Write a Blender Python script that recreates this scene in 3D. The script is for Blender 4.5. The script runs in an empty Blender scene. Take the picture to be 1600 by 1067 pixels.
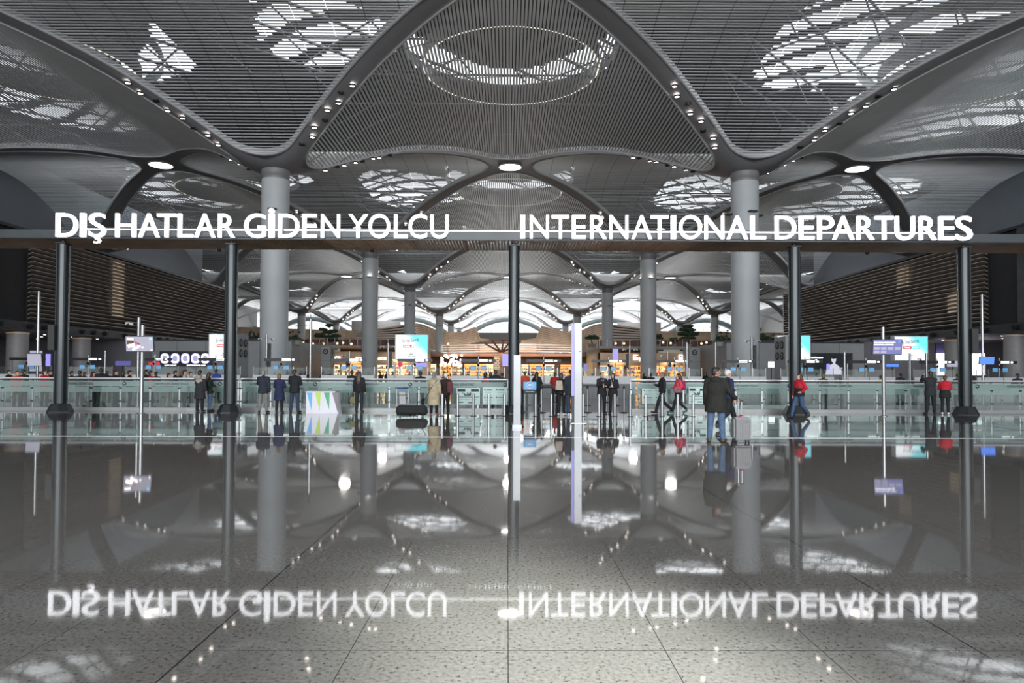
import bpy, bmesh, math, random
from mathutils import Vector, Matrix, Euler
random.seed(7)
C = bpy.context.scene.collection
S = bpy.context.scene
PI = math.pi
# ---------------------------------------------------------------- camera
FPX = 1065.0; CAMX, CAMZ = -0.2, 1.64
PITCH = math.radians(1.36); YAW = math.radians(-0.377); ROLL = math.radians(0.2)
cam_d = bpy.data.cameras.new('camera'); cam = bpy.data.objects.new('camera', cam_d); C.objects.link(cam)
cam_d.sensor_width = 36; cam_d.lens = FPX/1600*36; cam_d.clip_end = 600; cam_d.clip_start = .05
cam_d.shift_y = 24.0/1600
CM = Matrix.Translation((CAMX, 0, CAMZ)) @ Matrix.Rotation(YAW, 4, 'Z') @ Matrix.Rotation(PI/2+PITCH, 4, 'X') @ Matrix.Rotation(ROLL, 4, 'Z')
cam.matrix_world = CM
S.camera = cam
def ray(px, py):
    v = Vector(((px-800)/FPX, -(py-533.5-24.0)/FPX, -1.0))
    return (CM.to_3x3() @ v)
def P(px, py, D):                  # the point at depth D seen at that pixel
    r = ray(px, py); k = D/r.y
    return Vector((CAMX+r.x*k, D, CAMZ+r.z*k))
def G(px, py, z=0.0):              # where that pixel's ray meets the floor
    r = ray(px, py); k = (z-CAMZ)/r.z
    return Vector((CAMX+r.x*k, r.y*k, z))
# ---------------------------------------------------------------- world, exposure
S.view_settings.view_transform = 'Standard'; S.view_settings.look = 'None'
S.view_settings.gamma = 1; S.view_settings.use_curve_mapping = False
S.view_settings.exposure = 0.35
S.cycles.use_denoising = True
S.cycles.max_bounces = 8; S.cycles.diffuse_bounces = 4; S.cycles.glossy_bounces = 4
S.cycles.transmission_bounces = 6; S.cycles.transparent_max_bounces = 12
S.cycles.caustics_reflective = False; S.cycles.caustics_refractive = False
w = bpy.data.worlds.new('sky'); S.world = w; w.use_nodes = True
nt = w.node_tree; bg = nt.nodes['Background']
tc = nt.nodes.new('ShaderNodeTexCoord'); sep = nt.nodes.new('ShaderNodeSeparateXYZ'); cr = nt.nodes.new('ShaderNodeValToRGB')
nt.links.new(tc.outputs['Generated'], sep.inputs[0]); nt.links.new(sep.outputs['Z'], cr.inputs[0])
cr.color_ramp.elements[0].position = 0.0; cr.color_ramp.elements[0].color = (.62,.64,.66,1)
cr.color_ramp.elements[1].position = .6; cr.color_ramp.elements[1].color = (.86,.93,1,1)
nt.links.new(cr.outputs[0], bg.inputs[0]); bg.inputs[1].default_value = 1.6

def area_light(name, loc, size, power, target=(0,0,-1), color=(1,1,1), sy=None):
    l = bpy.data.lights.new(name, 'AREA'); l.energy = power; l.color = color
    l.shape = 'RECTANGLE' if sy else 'DISK'; l.size = size
    if sy: l.size_y = sy
    o = bpy.data.objects.new(name, l); C.objects.link(o); o.location = loc
    o.rotation_euler = Vector(target).to_track_quat('-Z', 'Y').to_euler()
    return o
# daylight falling through the glazed entrance front behind the photographer, and a patch of it on the floor
area_light('entrance_daylight', (0, -30, 12), 80, 30000, (0, 1, .12), (.93,.97,1), 16)
sp = bpy.data.lights.new('sun_patch', 'SPOT'); sp.energy = 90000; sp.spot_size = math.radians(9.5); sp.spot_blend = .8; sp.shadow_soft_size = .6; sp.color = (.93,1,.95)
spo = bpy.data.objects.new('sun_patch', sp); C.objects.link(spo); spo.location = (6, -11, 10)
spo.rotation_euler = (Vector((.35, 3.5, 0))-Vector(spo.location)).to_track_quat('-Z', 'Y').to_euler()
# ---------------------------------------------------------------- materials
MT = {}
def mat(name, col=(.5,.5,.5), rough=.5, metal=0, emit=None, es=1, var=.08, vs=6, bump=0, alpha=1, trans=0, spec=.5):
    if name in MT: return MT[name]
    m = bpy.data.materials.new(name); m.use_nodes = True; n = m.node_tree; b = n.nodes['Principled BSDF']
    b.inputs['Roughness'].default_value = rough; b.inputs['Metallic'].default_value = metal
    b.inputs['Specular IOR Level'].default_value = spec
    b.inputs['Base Color'].default_value = (*col, 1)
    if var:
        t = n.nodes.new('ShaderNodeTexCoord'); no = n.nodes.new('ShaderNodeTexNoise'); no.inputs['Scale'].default_value = vs
        r = n.nodes.new('ShaderNodeValToRGB'); e = r.color_ramp.elements
        e[0].position = .3; e[1].position = .7
        e[0].color = (*[c*(1-var) for c in col], 1); e[1].color = (*[min(1, c*(1+var)) for c in col], 1)
        n.links.new(t.outputs['Object'], no.inputs['Vector']); n.links.new(no.outputs['Fac'], r.inputs[0]); n.links.new(r.outputs[0], b.inputs['Base Color'])
        if bump:
            bp = n.nodes.new('ShaderNodeBump'); bp.inputs['Strength'].default_value = bump; n.links.new(no.outputs['Fac'], bp.inputs['Height']); n.links.new(bp.outputs[0], b.inputs['Normal'])
    if emit is not None:
        b.inputs['Emission Color'].default_value = (*emit, 1); b.inputs['Emission Strength'].default_value = es
    if trans: b.inputs['Transmission Weight'].default_value = trans
    if alpha < 1: b.inputs['Alpha'].default_value = alpha
    MT[name] = m; return m
# ---------------------------------------------------------------- mesh builder
class MB:
    def __init__(s): s.v = []; s.f = []; s.m = []; s.sm = []
    def add(s, vs, fs, mi=0, smooth=False):
        o = len(s.v); s.v += [tuple(x) for x in vs]
        for f in fs: s.f.append(tuple(i+o for i in f)); s.m.append(mi); s.sm.append(smooth)
    def box(s, c, d, mi=0, rz=0, rx=0, ry=0):
        hx, hy, hz = d[0]/2, d[1]/2, d[2]/2; c = Vector(c)
        vs = [Vector((x, y, z)) for z in (-hz, hz) for y in (-hy, hy) for x in (-hx, hx)]
        if rz or rx or ry:
            R = Euler((rx, ry, rz)).to_matrix(); vs = [R @ v for v in vs]
        s.add([v+c for v in vs], [(0,2,3,1), (4,5,7,6), (0,1,5,4), (2,6,7,3), (0,4,6,2), (1,3,7,5)], mi); return s
    def span(s, a, b, mi=0):
        return s.box([(a[i]+b[i])/2 for i in range(3)], [abs(b[i]-a[i]) for i in range(3)], mi)
    def tube(s, p0, p1, r0, r1=None, n=12, mi=0, cap=True):
        r1 = r0 if r1 is None else r1; p0, p1 = Vector(p0), Vector(p1); d = (p1-p0)
        if d.length < 1e-6: return s
        q = d.to_track_quat('Z', 'Y').to_matrix()
        vs = [p0+q @ Vector((r0*math.cos(2*PI*i/n), r0*math.sin(2*PI*i/n), 0)) for i in range(n)]
        vs += [p1+q @ Vector((r1*math.cos(2*PI*i/n), r1*math.sin(2*PI*i/n), 0)) for i in range(n)]
        s.add(vs, [(i, (i+1) % n, n+(i+1) % n, n+i) for i in range(n)], mi, True)
        if cap: s.add(vs, [tuple(range(n))[::-1], tuple(range(n, 2*n))], mi)
        return s
    def lathe(s, c, prof, n=24, mi=0, sx=1, sy=1, cap=True):
        vs = []
        for r, z in prof:
            vs += [(c[0]+sx*r*math.cos(2*PI*i/n), c[1]+sy*r*math.sin(2*PI*i/n), c[2]+z) for i in range(n)]
        k = len(prof)
        s.add(vs, [(j*n+i, j*n+(i+1) % n, (j+1)*n+(i+1) % n, (j+1)*n+i) for j in range(k-1) for i in range(n)], mi, True)
        if cap: s.add(vs, [tuple(range(n))[::-1], tuple(range((k-1)*n, k*n))], mi)
        return s
    def ball(s, c, r, n=12, mi=0, sc=(1,1,1)):
        k = max(4, n//2)
        prof = [(max(1e-3, math.sin(PI*j/k)), -math.cos(PI*j/k)) for j in range(k+1)]
        vs = []
        for a, z in prof: vs += [(c[0]+r*sc[0]*a*math.cos(2*PI*i/n), c[1]+r*sc[1]*a*math.sin(2*PI*i/n), c[2]+r*sc[2]*z) for i in range(n)]
        s.add(vs, [(j*n+i, j*n+(i+1) % n, (j+1)*n+(i+1) % n, (j+1)*n+i) for j in range(k) for i in range(n)]+[tuple(range(n))[::-1], tuple(range(k*n, (k+1)*n))], mi, True)
        return s
    def prism(s, pts, y0, y1, mi=0):       # outline in x,z pushed along y
        n = len(pts); vs = [(x, y0, z) for x, z in pts]+[(x, y1, z) for x, z in pts]
        s.add(vs, [tuple(range(n)), tuple(range(n, 2*n))[::-1]]+[(i, n+i, n+(i+1) % n, (i+1) % n) for i in range(n)], mi); return s
    def mesh(s, name, mats):
        me = bpy.data.meshes.new(name); me.from_pydata(s.v, [], s.f)
        for m in (mats if isinstance(mats, (list, tuple)) else [mats]): me.materials.append(m)
        me.polygons.foreach_set('material_index', s.m); me.polygons.foreach_set('use_smooth', s.sm); me.update()
        return me
    def build(s, name, mats, parent=None, loc=None):
        return put(name, s.mesh(name, mats), parent, loc)
def put(name, me, parent=None, loc=None):
    o = bpy.data.objects.new(name, me); C.objects.link(o)
    if parent: o.parent = parent
    if loc is not None: o.location = loc
    return o
def tag(o, label=None, cat=None, group=None, kind=None):
    if label: o['label'] = label
    if cat: o['category'] = cat
    if group: o['group'] = group
    if kind: o['kind'] = kind
    return o
def thing(name, label, cat, loc=(0,0,0), rz=0, group=None):
    o = bpy.data.objects.new(name, None); o.empty_display_size = .2; C.objects.link(o)
    o.location = loc; o.rotation_euler = (0,0,rz); return tag(o, label, cat, group)
def struct(name, mb, m, parent=None):
    return tag(mb.build(name, m, parent), kind='structure')
def copy_tree(o, parent=None):
    c = o.copy(); C.objects.link(c)
    if parent: c.parent = parent
    for ch in [x for x in KIDS.get(o.name, [])]:
        copy_tree(ch, c)
    return c
KIDS = {}
def remember(o):
    KIDS[o.name] = list(o.children)
    for c in o.children: remember(c)
_font = {}
def glyph_mesh(ch, off=0.0, ext=.5, name='letter'):
    """the built-in face's outline of a string as a flat mesh of unit cap height (x right, y up)"""
    cu = bpy.data.curves.new('t', 'FONT'); cu.body = ch; cu.size = 1; cu.offset = off; cu.extrude = ext; cu.resolution_u = 4
    o = bpy.data.objects.new('t', cu); C.objects.link(o)
    dg = bpy.context.evaluated_depsgraph_get(); me = bpy.data.meshes.new_from_object(o.evaluated_get(dg))
    bpy.data.objects.remove(o); bpy.data.curves.remove(cu); me.name = name
    return me
def text_obj(name, s, m, p0, width, height, parent=None, off=.01, thick=.01, rz=0):
    """upright writing facing -Y, its lower left corner at p0, stretched to width x height"""
    me = glyph_mesh(s, off, .5, name)
    xs = [v.co.x for v in me.vertices]; ys = [v.co.y for v in me.vertices]
    if not xs: return None
    x0, x1, y0, y1 = min(xs), max(xs), min(ys), max(ys)
    for v in me.vertices:
        x = (v.co.x-x0)/(x1-x0)*width; z = (v.co.y-y0)/(y1-y0)*height
        v.co = Vector((x, -v.co.z*thick, z))
    me.materials.clear(); me.materials.append(m); me.update()
    o = put(name, me, parent, p0); o.rotation_euler = (0,0,rz); return o
# ================================================================ materials of the hall
M_slat = mat('ceiling_slat', (.66,.665,.66), .42, .1, var=.05, vs=.4)
M_rib = mat('rib_panel', (.20,.195,.20), .5, .1, var=.05, vs=.5)
M_lip = mat('rib_lip', (.42,.42,.43), .4, .2, var=.04)
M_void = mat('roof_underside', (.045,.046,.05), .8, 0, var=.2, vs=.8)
M_truss = mat('truss_steel', (.08,.083,.09), .5, .3, var=.1)
M_col = mat('column_paint', (.42,.44,.455), .55, 0, var=.05, vs=.5)
M_dark = mat('dark_metal', (.028,.03,.034), .35, .5, var=.15)
M_black = mat('black_plastic', (.012,.012,.013), .5, 0, var=.2)
M_steel = mat('brushed_steel', (.30,.305,.31), .3, .9, var=.08, vs=12)
M_post = mat('post_green_grey', (.016,.022,.025), .24, .25, var=.12, vs=2)
M_white = mat('white_paint', (.62,.63,.64), .5, 0, var=.04)
M_lamp = mat('lamp_glow', (1,1,1), .5, emit=(1,.93,.88), es=3, var=0)
M_spot = mat('spot_glow', (1,1,1), .5, emit=(1,.9,.82), es=14, var=0)
M_wallg = mat('grey_blue_wall', (.085,.10,.12), .5, .1, var=.1, vs=.25)
M_greyp = mat('grey_panel', (.30,.315,.32), .5, 0, var=.06, vs=.7)
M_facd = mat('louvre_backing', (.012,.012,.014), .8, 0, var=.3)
M_louv = mat('louvre_bronze', (.34,.29,.25), .38, .5, var=.12, vs=1.5)
# ---- terrazzo floor
def floor_mat():
    m = bpy.data.materials.new('polished_granite'); m.use_nodes = True; n = m.node_tree; b = n.nodes['Principled BSDF']
    L = n.links.new; N = n.nodes.new
    t = N('ShaderNodeTexCoord')
    def noise(sc, det=3, rough=.6):
        x = N('ShaderNodeTexNoise'); x.inputs['Scale'].default_value = sc; x.inputs['Detail'].default_value = det; x.inputs['Roughness'].default_value = rough
        L(t.outputs['Object'], x.inputs['Vector']); return x
    a = noise(38, 3, .6); r = N('ShaderNodeValToRGB'); e = r.color_ramp.elements
    e[0].position = .33; e[0].color = (.04,.038,.036,1); e[1].position = .41; e[1].color = (.125,.117,.108,1)
    x = r.color_ramp.elements.new(.75); x.color = (.19,.18,.168,1)
    L(a.outputs['Fac'], r.inputs[0])
    c = noise(1.1, 4); mx = N('ShaderNodeMixRGB'); mx.blend_type = 'MULTIPLY'; mx.inputs[0].default_value = .35
    r2 = N('ShaderNodeValToRGB'); r2.color_ramp.elements[0].position = .3; r2.color_ramp.elements[0].color = (.7,.69,.68,1); r2.color_ramp.elements[1].position = .7
    L(c.outputs['Fac'], r2.inputs[0]); L(r.outputs[0], mx.inputs[1]); L(r2.outputs[0], mx.inputs[2])
    # joints of the slabs: 0.93 m across, 2.75 m along
    sp_ = N('ShaderNodeSeparateXYZ'); L(t.outputs['Object'], sp_.inputs[0])
    def mth(op, i0, i1):
        q = N('ShaderNodeMath'); q.operation = op
        for k, i in enumerate((i0, i1)):
            if hasattr(i, 'node'): L(i, q.inputs[k])
            elif i is not None: q.inputs[k].default_value = i
        return q.outputs[0]
    def line(out, off, pitch, half):
        v = mth('ADD', out, -off+pitch*200+pitch/2); v = mth('MODULO', v, pitch); v = mth('SUBTRACT', v, pitch/2); v = mth('ABSOLUTE', v, None)
        return mth('LESS_THAN', v, half)
    l1 = line(sp_.outputs['X'], -.19, .93, .0028); l2 = line(sp_.outputs['Y'], 4.07, 2.75, .003); l3 = line(sp_.outputs['X'], -2.05, 4.65, .0065)
    j = mth('MAXIMUM', mth('MAXIMUM', l1, l2), l3)
    mj = N('ShaderNodeMixRGB'); mj.inputs[2].default_value = (.02,.02,.02,1); L(j, mj.inputs[0]); L(mx.outputs[0], mj.inputs[1])
    L(mj.outputs[0], b.inputs['Base Color'])
    b.inputs['Roughness'].default_value = .035; b.inputs['IOR'].default_value = 1.6
    bp = N('ShaderNodeBump'); bp.inputs['Strength'].default_value = .015; bp.inputs['Distance'].default_value = .01
    lo = noise(3.5, 2); L(lo.outputs['Fac'], bp.inputs['Height']); L(bp.outputs[0], b.inputs['Normal'])
    return m
M_floor = floor_mat()
struct('floor', MB().span((-95,-16,-.3), (95,262,0)), M_floor)
M_dgran = mat('dark_granite', (.035,.034,.034), .06, var=.35, vs=60)
b = MB(); b.span((-17.3,5,0), (-14.6,26.8,.004)); b.span((15.0,5,0), (17.7,26.6,.004)); b.span((-40,28.2,0), (-16,28.75,.004)); b.span((16,28.2,0), (40,28.75,.004))
struct('trim_1', b, M_dgran)
struct('trim_2', MB().span((-40,17.42,0), (40,17.47,.004)), mat('pale_strip', (.6,.6,.6), .2, .3))
# ================================================================ vaulted ceiling
KN = [(0,16.95), (.06,17.05), (.12,17.4), (.25,18.85), (.375,20.2), (.5,21.35), (.625,22.15), (.75,22.7), (.875,22.95), (1,23.05)]
def Rz(t):
    t = max(0, min(1, t))
    for i in range(len(KN)-1):
        if t <= KN[i+1][0]:
            p0 = KN[max(0, i-1)]; p1 = KN[i]; p2 = KN[i+1]; p3 = KN[min(len(KN)-1, i+2)]
            h = p2[0]-p1[0]; s = (t-p1[0])/h
            m1 = (p2[1]-p0[1])/(p2[0]-p0[0]) if i > 0 else 0
            m2 = (p3[1]-p1[1])/(p3[0]-p1[0]) if i+2 < len(KN) else 0
            return (2*s**3-3*s*s+1)*p1[1]+(s**3-2*s*s+s)*h*m1+(-2*s**3+3*s*s)*p2[1]+(s**3-s*s)*h*m2
    return KN[-1][1]
HX = 18.0
def surf_ab(X, Y):                  # X, Y: fractions of the way from the nearest column to the crossing
    k = .07; h = max(k-abs(X-Y), 0)/k
    return Rz(max(X, Y)+h*h*k*.25)
def rounded(a, bn, bp, ins=.72, rc=3.4, rn=3.2, along='x'):
    """inner outline of one lozenge panel. a: half width in x, bn/bp: half lengths in -y/+y. Returns points, 4 corners rounded."""
    cs = [Vector((a,0)), Vector((0,bp)), Vector((-a,0)), Vector((0,-bn))]
    # inset lines
    lines = []
    for i in range(4):
        p, q = cs[i], cs[(i+1) % 4]; d = (q-p).normalized(); nrm = Vector((-d.y, d.x)); lines.append((p+nrm*ins, d))
    def meet(l1, l2):
        (p, d), (q, e) = l1, l2; den = d.x*e.y-d.y*e.x; t = ((q.x-p.x)*e.y-(q.y-p.y)*e.x)/den; return p+d*t
    inner = [meet(lines[i-1], lines[i]) for i in range(4)]
    out = []; NA = 10; NS = 12
    for i in range(4):
        c = inner[i]; pr = inner[i-1]; nx = inner[(i+1) % 4]
        d0 = (pr-c).normalized(); d1 = (nx-c).normalized()
        col_corner = (i in (0, 2)) if along == 'x' else (i in (1, 3))
        r = rc if col_corner else rn
        half = math.acos(max(-1, min(1, d0.dot(d1))))/2; tl = r/math.tan(half)
        a0 = c+d0*tl; a1 = c+d1*tl; cen = c+(d0+d1).normalized()*(r/math.sin(half))
        v0 = a0-cen; v1 = a1-cen; th = math.atan2(v0.x*v1.y-v0.y*v1.x, v0.dot(v1))
        arc = []
        for k in range(NA+1):
            an = th*k/NA; arc.append(cen+Vector((v0.x*math.cos(an)-v0.y*math.sin(an), v0.x*math.sin(an)+v0.y*math.cos(an))))
        out.append(arc)
    pts = []
    for i in range(4):
        pts += out[i]; e = out[i][-1]; s = out[(i+1) % 4][0]
        for k in range(1, NS): pts.append(e.lerp(s, k/NS))
    return pts, cs
def lozenge(kind, bn, bp):
    """kind 'A': columns left and right, blades run along y. kind 'B': columns front and back, blades run along x."""
    a = HX
    def z(x, y):
        by = bp if y > 0 else bn
        X = 1-abs(x)/a; Y = abs(y)/by
        if kind == 'B': X = abs(x)/a; Y = 1-abs(y)/by
        return surf_ab(X, Y)
    pts, cs = rounded(a, bn, bp, along='x' if kind == 'A' else 'y')
    # outer outline with the same count: project each inner point outward onto the lozenge edge
    def outer(p):
        by = bp if p.y > 0 else bn
        s = abs(p.x)/a+abs(p.y)/by
        return Vector((p.x/s, p.y/s))
    fr = MB(); n = len(pts); K = 4; vs = []
    for j in range(K+1):
        for p in pts:
            q = outer(p).lerp(p, j/K); vs.append((q.x, q.y, z(q.x, q.y)))
    for p in pts: vs.append((p.x, p.y, z(p.x, p.y)-.10))
    for p in pts:
        q = p*(1-.10/max(p.length, .2)); vs.append((q.x, q.y, z(q.x, q.y)-.10))
    for p in pts:
        q = p*(1-.10/max(p.length, .2)); vs.append((q.x, q.y, z(q.x, q.y)+.35))
    o = 0
    F0 = [(j*n+i, (j+1)*n+i, (j+1)*n+(i+1) % n, j*n+(i+1) % n) for j in range(K) for i in range(n)]
    F1 = [(j*n+i, (j+1)*n+i, (j+1)*n+(i+1) % n, j*n+(i+1) % n) for j in range(K, K+3) for i in range(n)]
    fr.add(vs, F0, 0, True); fr.v = fr.v[:len(vs)]
    for f in F1: fr.f.append(f); fr.m.append(1); fr.sm.append(False)
    # blades
    sl = MB(); TH = .02
    def cross(val, ax):               # where the outline crosses that line
        r = []
        for i in range(n):
            p, q = pts[i], pts[(i+1) % n]; u, v = p[ax]-val, q[ax]-val
            if u*v < 0 or u == 0: r.append(p.lerp(q, u/(u-v) if u != v else 0)[1-ax])
        return (min(r), max(r)) if len(r) > 1 else None
    if kind == 'A':
        pitch, wd = .225, .150; x = -a+.4
        while x < a-.3:
            cc = cross(x, 0)
            if cc and cc[1]-cc[0] > .3:
                y0, y1 = cc; m = max(2, int((y1-y0)/3)); vv = []
                for i in range(m+1):
                    y = y0+(y1-y0)*i/m; zz = z(x, y)
                    vv += [(x-wd/2, y, zz), (x+wd/2, y, zz), (x+wd/2, y, zz+TH), (x-wd/2, y, zz+TH)]
                sl.add(vv, [(i*4+k, i*4+(k+1) % 4, i*4+4+(k+1) % 4, i*4+4+k) for i in range(m) for k in range(4)])
            x += pitch
    else:
        pitch, wd = .227, .158; y = -bn+.5
        while y < bp-.4:
            cc = cross(y, 1)
            if cc and cc[1]-cc[0] > .3:
                x0, x1 = cc; ks = [x0]+[1.0+2.1*k for k in range(-12, 12) if x0+.2 < 1.0+2.1*k < x1-.2]+[x1]
                for i in range(len(ks)-1):
                    u, v = ks[i]+.02, ks[i+1]-.02; z0 = z(u, y); z1 = z(v, y)
                    vv = [(u,y-wd/2,z0),(u,y+wd/2,z0),(u,y+wd/2,z0+TH),(u,y-wd/2,z0+TH),(v,y-wd/2,z1),(v,y+wd/2,z1),(v,y+wd/2,z1+TH),(v,y-wd/2,z1+TH)]
                    sl.add(vv, [(0,1,5,4),(1,2,6,5),(2,3,7,6),(3,0,4,7)])
            y += pitch
    # purlins the blades hang from
    hg = MB()
    if kind == 'A':
        for yy in [k*3.0 for k in range(-9, 10)]:
            cc = cross(yy, 1)
            if cc:
                m = 16; q = [cc[0]+(cc[1]-cc[0])*i/m for i in range(m+1)]
                for i in range(m): hg.tube((q[i],yy,z(q[i],yy)+.12), (q[i+1],yy,z(q[i+1],yy)+.12), .035, n=4, cap=False)
    return fr.mesh('rib_frame', [M_rib, M_lip]), sl.mesh('slats', M_slat), (hg.mesh('purlin', M_truss) if hg.v else None)
COLY = [16, 52, 88, 124, 178, 214, 250]
NODY = [34, 70, 106, 151, 196, 232]
LZ = {}
def lz(kind, bn, bp):
    k = (kind, bn, bp)
    if k not in LZ: LZ[k] = lozenge(*k)
    return LZ[k]
ceil = tag(thing('ceiling', None, None), kind='structure')
def place_lz(kind, x, y, bn, bp):
    fr, sl, hg = lz(kind, bn, bp)
    put('rib_frame', fr, ceil, (x,y,0)); put('slats', sl, ceil, (x,y,0))
    if hg: put('purlin', hg, ceil, (x,y,0))
for i, cy in enumerate(COLY):
    bn = cy-(NODY[i-1] if i else -2); bp = (NODY[i] if i < len(NODY) else 268)-cy
    for x in (-36, 0, 36) if cy < 120 else (-72, -36, 0, 36, 72): place_lz('A', x, cy, bn, bp)
for i, ny in enumerate(NODY):
    bn = ny-COLY[i]; bp = COLY[i+1]-ny
    for x in (-54, -18, 18, 54) if ny < 120 else (-90, -54, -18, 18, 54, 90): place_lz('B', x, ny, bn, bp)
for x in (-18, 18): place_lz('B', x, -2, 18, 18)
# roof deck above the blades, with the skylight openings
RZ = 28.5
def sky(x, y):
    for cx in (-72, -36, 0, 36, 72):
        for cy in COLY:
            u = x-cx
            if abs(u) < 8.5 and 7.6-.11*u*u < y-cy < 11-.05*u*u: return True
    for (cx, cy, rx, ry) in SKY:
        u, v = (x-cx)/rx, (y-cy)/ry
        if u*u+v*v < 1-.25*math.sin(3*math.atan2(v, u)+cx) and (x*.55+y+1.6*math.sin(x*.3)) % 4.4 > 1.5: return True
    return False
SKY = [(-15,53,5.5,6.5), (30,55,10,8.5), (-14,100,8,10), (30,100,9,10), (-14,20,8,6), (20,22,8,6), (-44,68,9,7), (43,70,11,8), (-48,100,7,12), (50,104,9,14),
       (-16,138,9,9), (22,140,9,10), (-16,190,9,9), (22,190,9,9), (-16,225,9,8), (22,225,9,8), (-50,140,9,9), (50,140,9,9)]
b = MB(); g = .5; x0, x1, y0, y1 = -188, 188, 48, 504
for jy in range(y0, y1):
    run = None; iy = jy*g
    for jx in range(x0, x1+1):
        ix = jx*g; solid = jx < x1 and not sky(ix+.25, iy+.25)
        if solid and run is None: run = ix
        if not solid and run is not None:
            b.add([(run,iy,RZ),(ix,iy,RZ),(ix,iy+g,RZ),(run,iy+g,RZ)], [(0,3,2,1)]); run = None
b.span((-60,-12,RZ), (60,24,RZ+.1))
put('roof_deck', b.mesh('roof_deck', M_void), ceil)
for (cx, cy, rx, ry) in SKY:
    l = area_light('skylight_daylight', (cx, cy, RZ+.6), 2*rx, 3.14*rx*ry*3.14*3.6, (0,0,-1), (.93,.97,1), 2*ry); l.data.shape = 'ELLIPSE'
for cy in COLY[1:5]: area_light('skylight_daylight', (0, cy+9.3, RZ+.6), 14, 14*3.5*3.14*5.0, (0,0,-1), (.93,.97,1), 3.5)
area_light('end_glazing_daylight', (0, 252, 15), 150, 60000, (0,-1,.1), (.95,.98,1), 14)
# space-frame members under the openings
b = MB()
for iy in range(28, 252, 6):
    for ix in range(-90, 90, 6):
        if any(sky(ix+dx, iy+dy) for dx in (0,2,4,6) for dy in (0,2,4,6)):
            b.tube((ix,iy,RZ-.5), (ix+6,iy+6,RZ-.5), .13, n=5, cap=False)
            if (ix//6+iy//6) % 2: b.tube((ix+6,iy,RZ-.5), (ix,iy+6,RZ-.5), .09, n=5, cap=False)
            b.tube((ix,iy,RZ-.4), (ix+3,iy+3,RZ-2.6), .07, n=5, cap=False); b.tube((ix+3,iy+3,RZ-2.6), (ix+9,iy+3,RZ-2.6), .08, n=5, cap=False)
put('space_frame', b.mesh('space_frame', M_truss), ceil)
# light rings hanging above the vault crowns
M_ring = mat('ring_glow', (1,1,1), .5, emit=(1,.95,.75), es=.9, var=0)
b = MB(); n = 72
for (r0, r1, z0, z1, mi) in ((6.75,6.75,24.95,26.2,0), (6.6,6.75,24.95,24.95,1), (8.3,8.3,26.6,27.4,0)):
    vs = [(r0*math.cos(2*PI*i/n), r0*math.sin(2*PI*i/n), z0) for i in range(n)]+[(r1*math.cos(2*PI*i/n), r1*math.sin(2*PI*i/n), z1) for i in range(n)]
    b.add(vs, [(i, (i+1) % n, n+(i+1) % n, n+i) for i in range(n)], mi, True)
ring_me = b.mesh('light_ring', [M_truss, M_ring])
for cy in COLY[1:5]:
    for x in (-36, 0, 36): put('light_ring', ring_me, ceil, (x, cy, 0))
# ---------------------------------------------------------------- columns
cap = MB(); cap.lathe((0,0,16.3), [(.98,0), (.98,.25), (1.05,.3), (1.05,.75)], 32)
shaft = MB(); shaft.lathe((0,0,0), [(1.03,0), (1.03,16.3)], 40)
for zz in (4.2, 8.4, 12.6): shaft.lathe((0,0,zz), [(1.036,0), (1.036,.03)], 40, cap=False)
up = MB(); up.box((0,-.12,0), (.62,.34,.10)); up.tube((0,.05,0), (0,.2,0), .05, n=8)
upg = MB(); upg.box((0,-.12,.055), (.5,.24,.012))
me_c, me_s, me_u, me_g = cap.mesh('collar', M_rib), shaft.mesh('shaft', M_col), up.mesh('uplight', M_black), upg.mesh('lens', M_spot)
rown = {52:'nearest row', 88:'second row', 124:'third row', 178:'fourth row', 214:'fifth row', 250:'farthest row, at the end glazing'}
def column(x, y):
    side = {-54:'outer left', -18:'inner left', 18:'inner right', 54:'outer right'}[x]
    t = thing('column', f'round grey column, {side} one of the {rown[y]}', 'column', (x,y,0), 0, 'round columns carrying the vaults')
    put('shaft', me_s, t); put('collar', me_c, t)
    for an in (.15, 1.85, PI, -1.5) if y < 200 else ():
        u = put('uplight', me_u, t, (1.12*math.sin(an), -1.12*math.cos(an), 13.85)); u.rotation_euler = (0,0,an)
        if y == 88: 
            gl = put('lens', me_g, u); 
for y in COLY[1:]:
    for x in ((-54,-18,18,54) if y >= 178 else (-18,18)): column(x, y)
# ---------------------------------------------------------------- lamps at the rib crossings and spotlights in the ribs
b = MB(); b.lathe((0,0,0), [(1.25,0), (1.25,.12), (1.1,.14)], 32); nl = b.mesh('trim', M_lip)
b = MB(); b.lathe((0,0,-.012), [(1.12,0), (1.12,.01)], 32); ng = b.mesh('diffuser', M_lamp)
k = 0
for ny in NODY[:5]:
    for x in (-36, 0, 36):
        where = {-36:'left', 0:'middle', 36:'right'}[x]; wy = {34:'overhead', 70:'nearest row in view', 106:'second row', 151:'third row', 196:'farthest row'}[ny]
        t = thing('ceiling_light', f'big round ceiling light where ribs cross, {where}, {wy}', 'ceiling light', (x,ny,Rz(1)-.16), 0, 'round ceiling lights at the rib crossings')
        put('trim', nl, t); put('diffuser', ng, t)
        L = area_light('crossing_lamp', (x, ny, Rz(1)-.3), 2.2, 70 if ny < 140 else 2500, (0,0,-1), (1,.95,.9)); L.parent = t; L.location = (0,0,-.1)
        k += 1
b = MB(); b.lathe((0,0,-.03), [(.17,0), (.21,.0), (.21,.12)], 16, cap=False); sp_r = b.mesh('housing', M_black)
b = MB(); b.lathe((0,0,.0), [(.16,0), (.16,.01)], 16); sp_l = b.mesh('lens', M_spot)
b = MB(); b.lathe((0,0,.0), [(.13,0), (.13,.01)], 12); sp_d = b.mesh('lens', M_dark)
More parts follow.
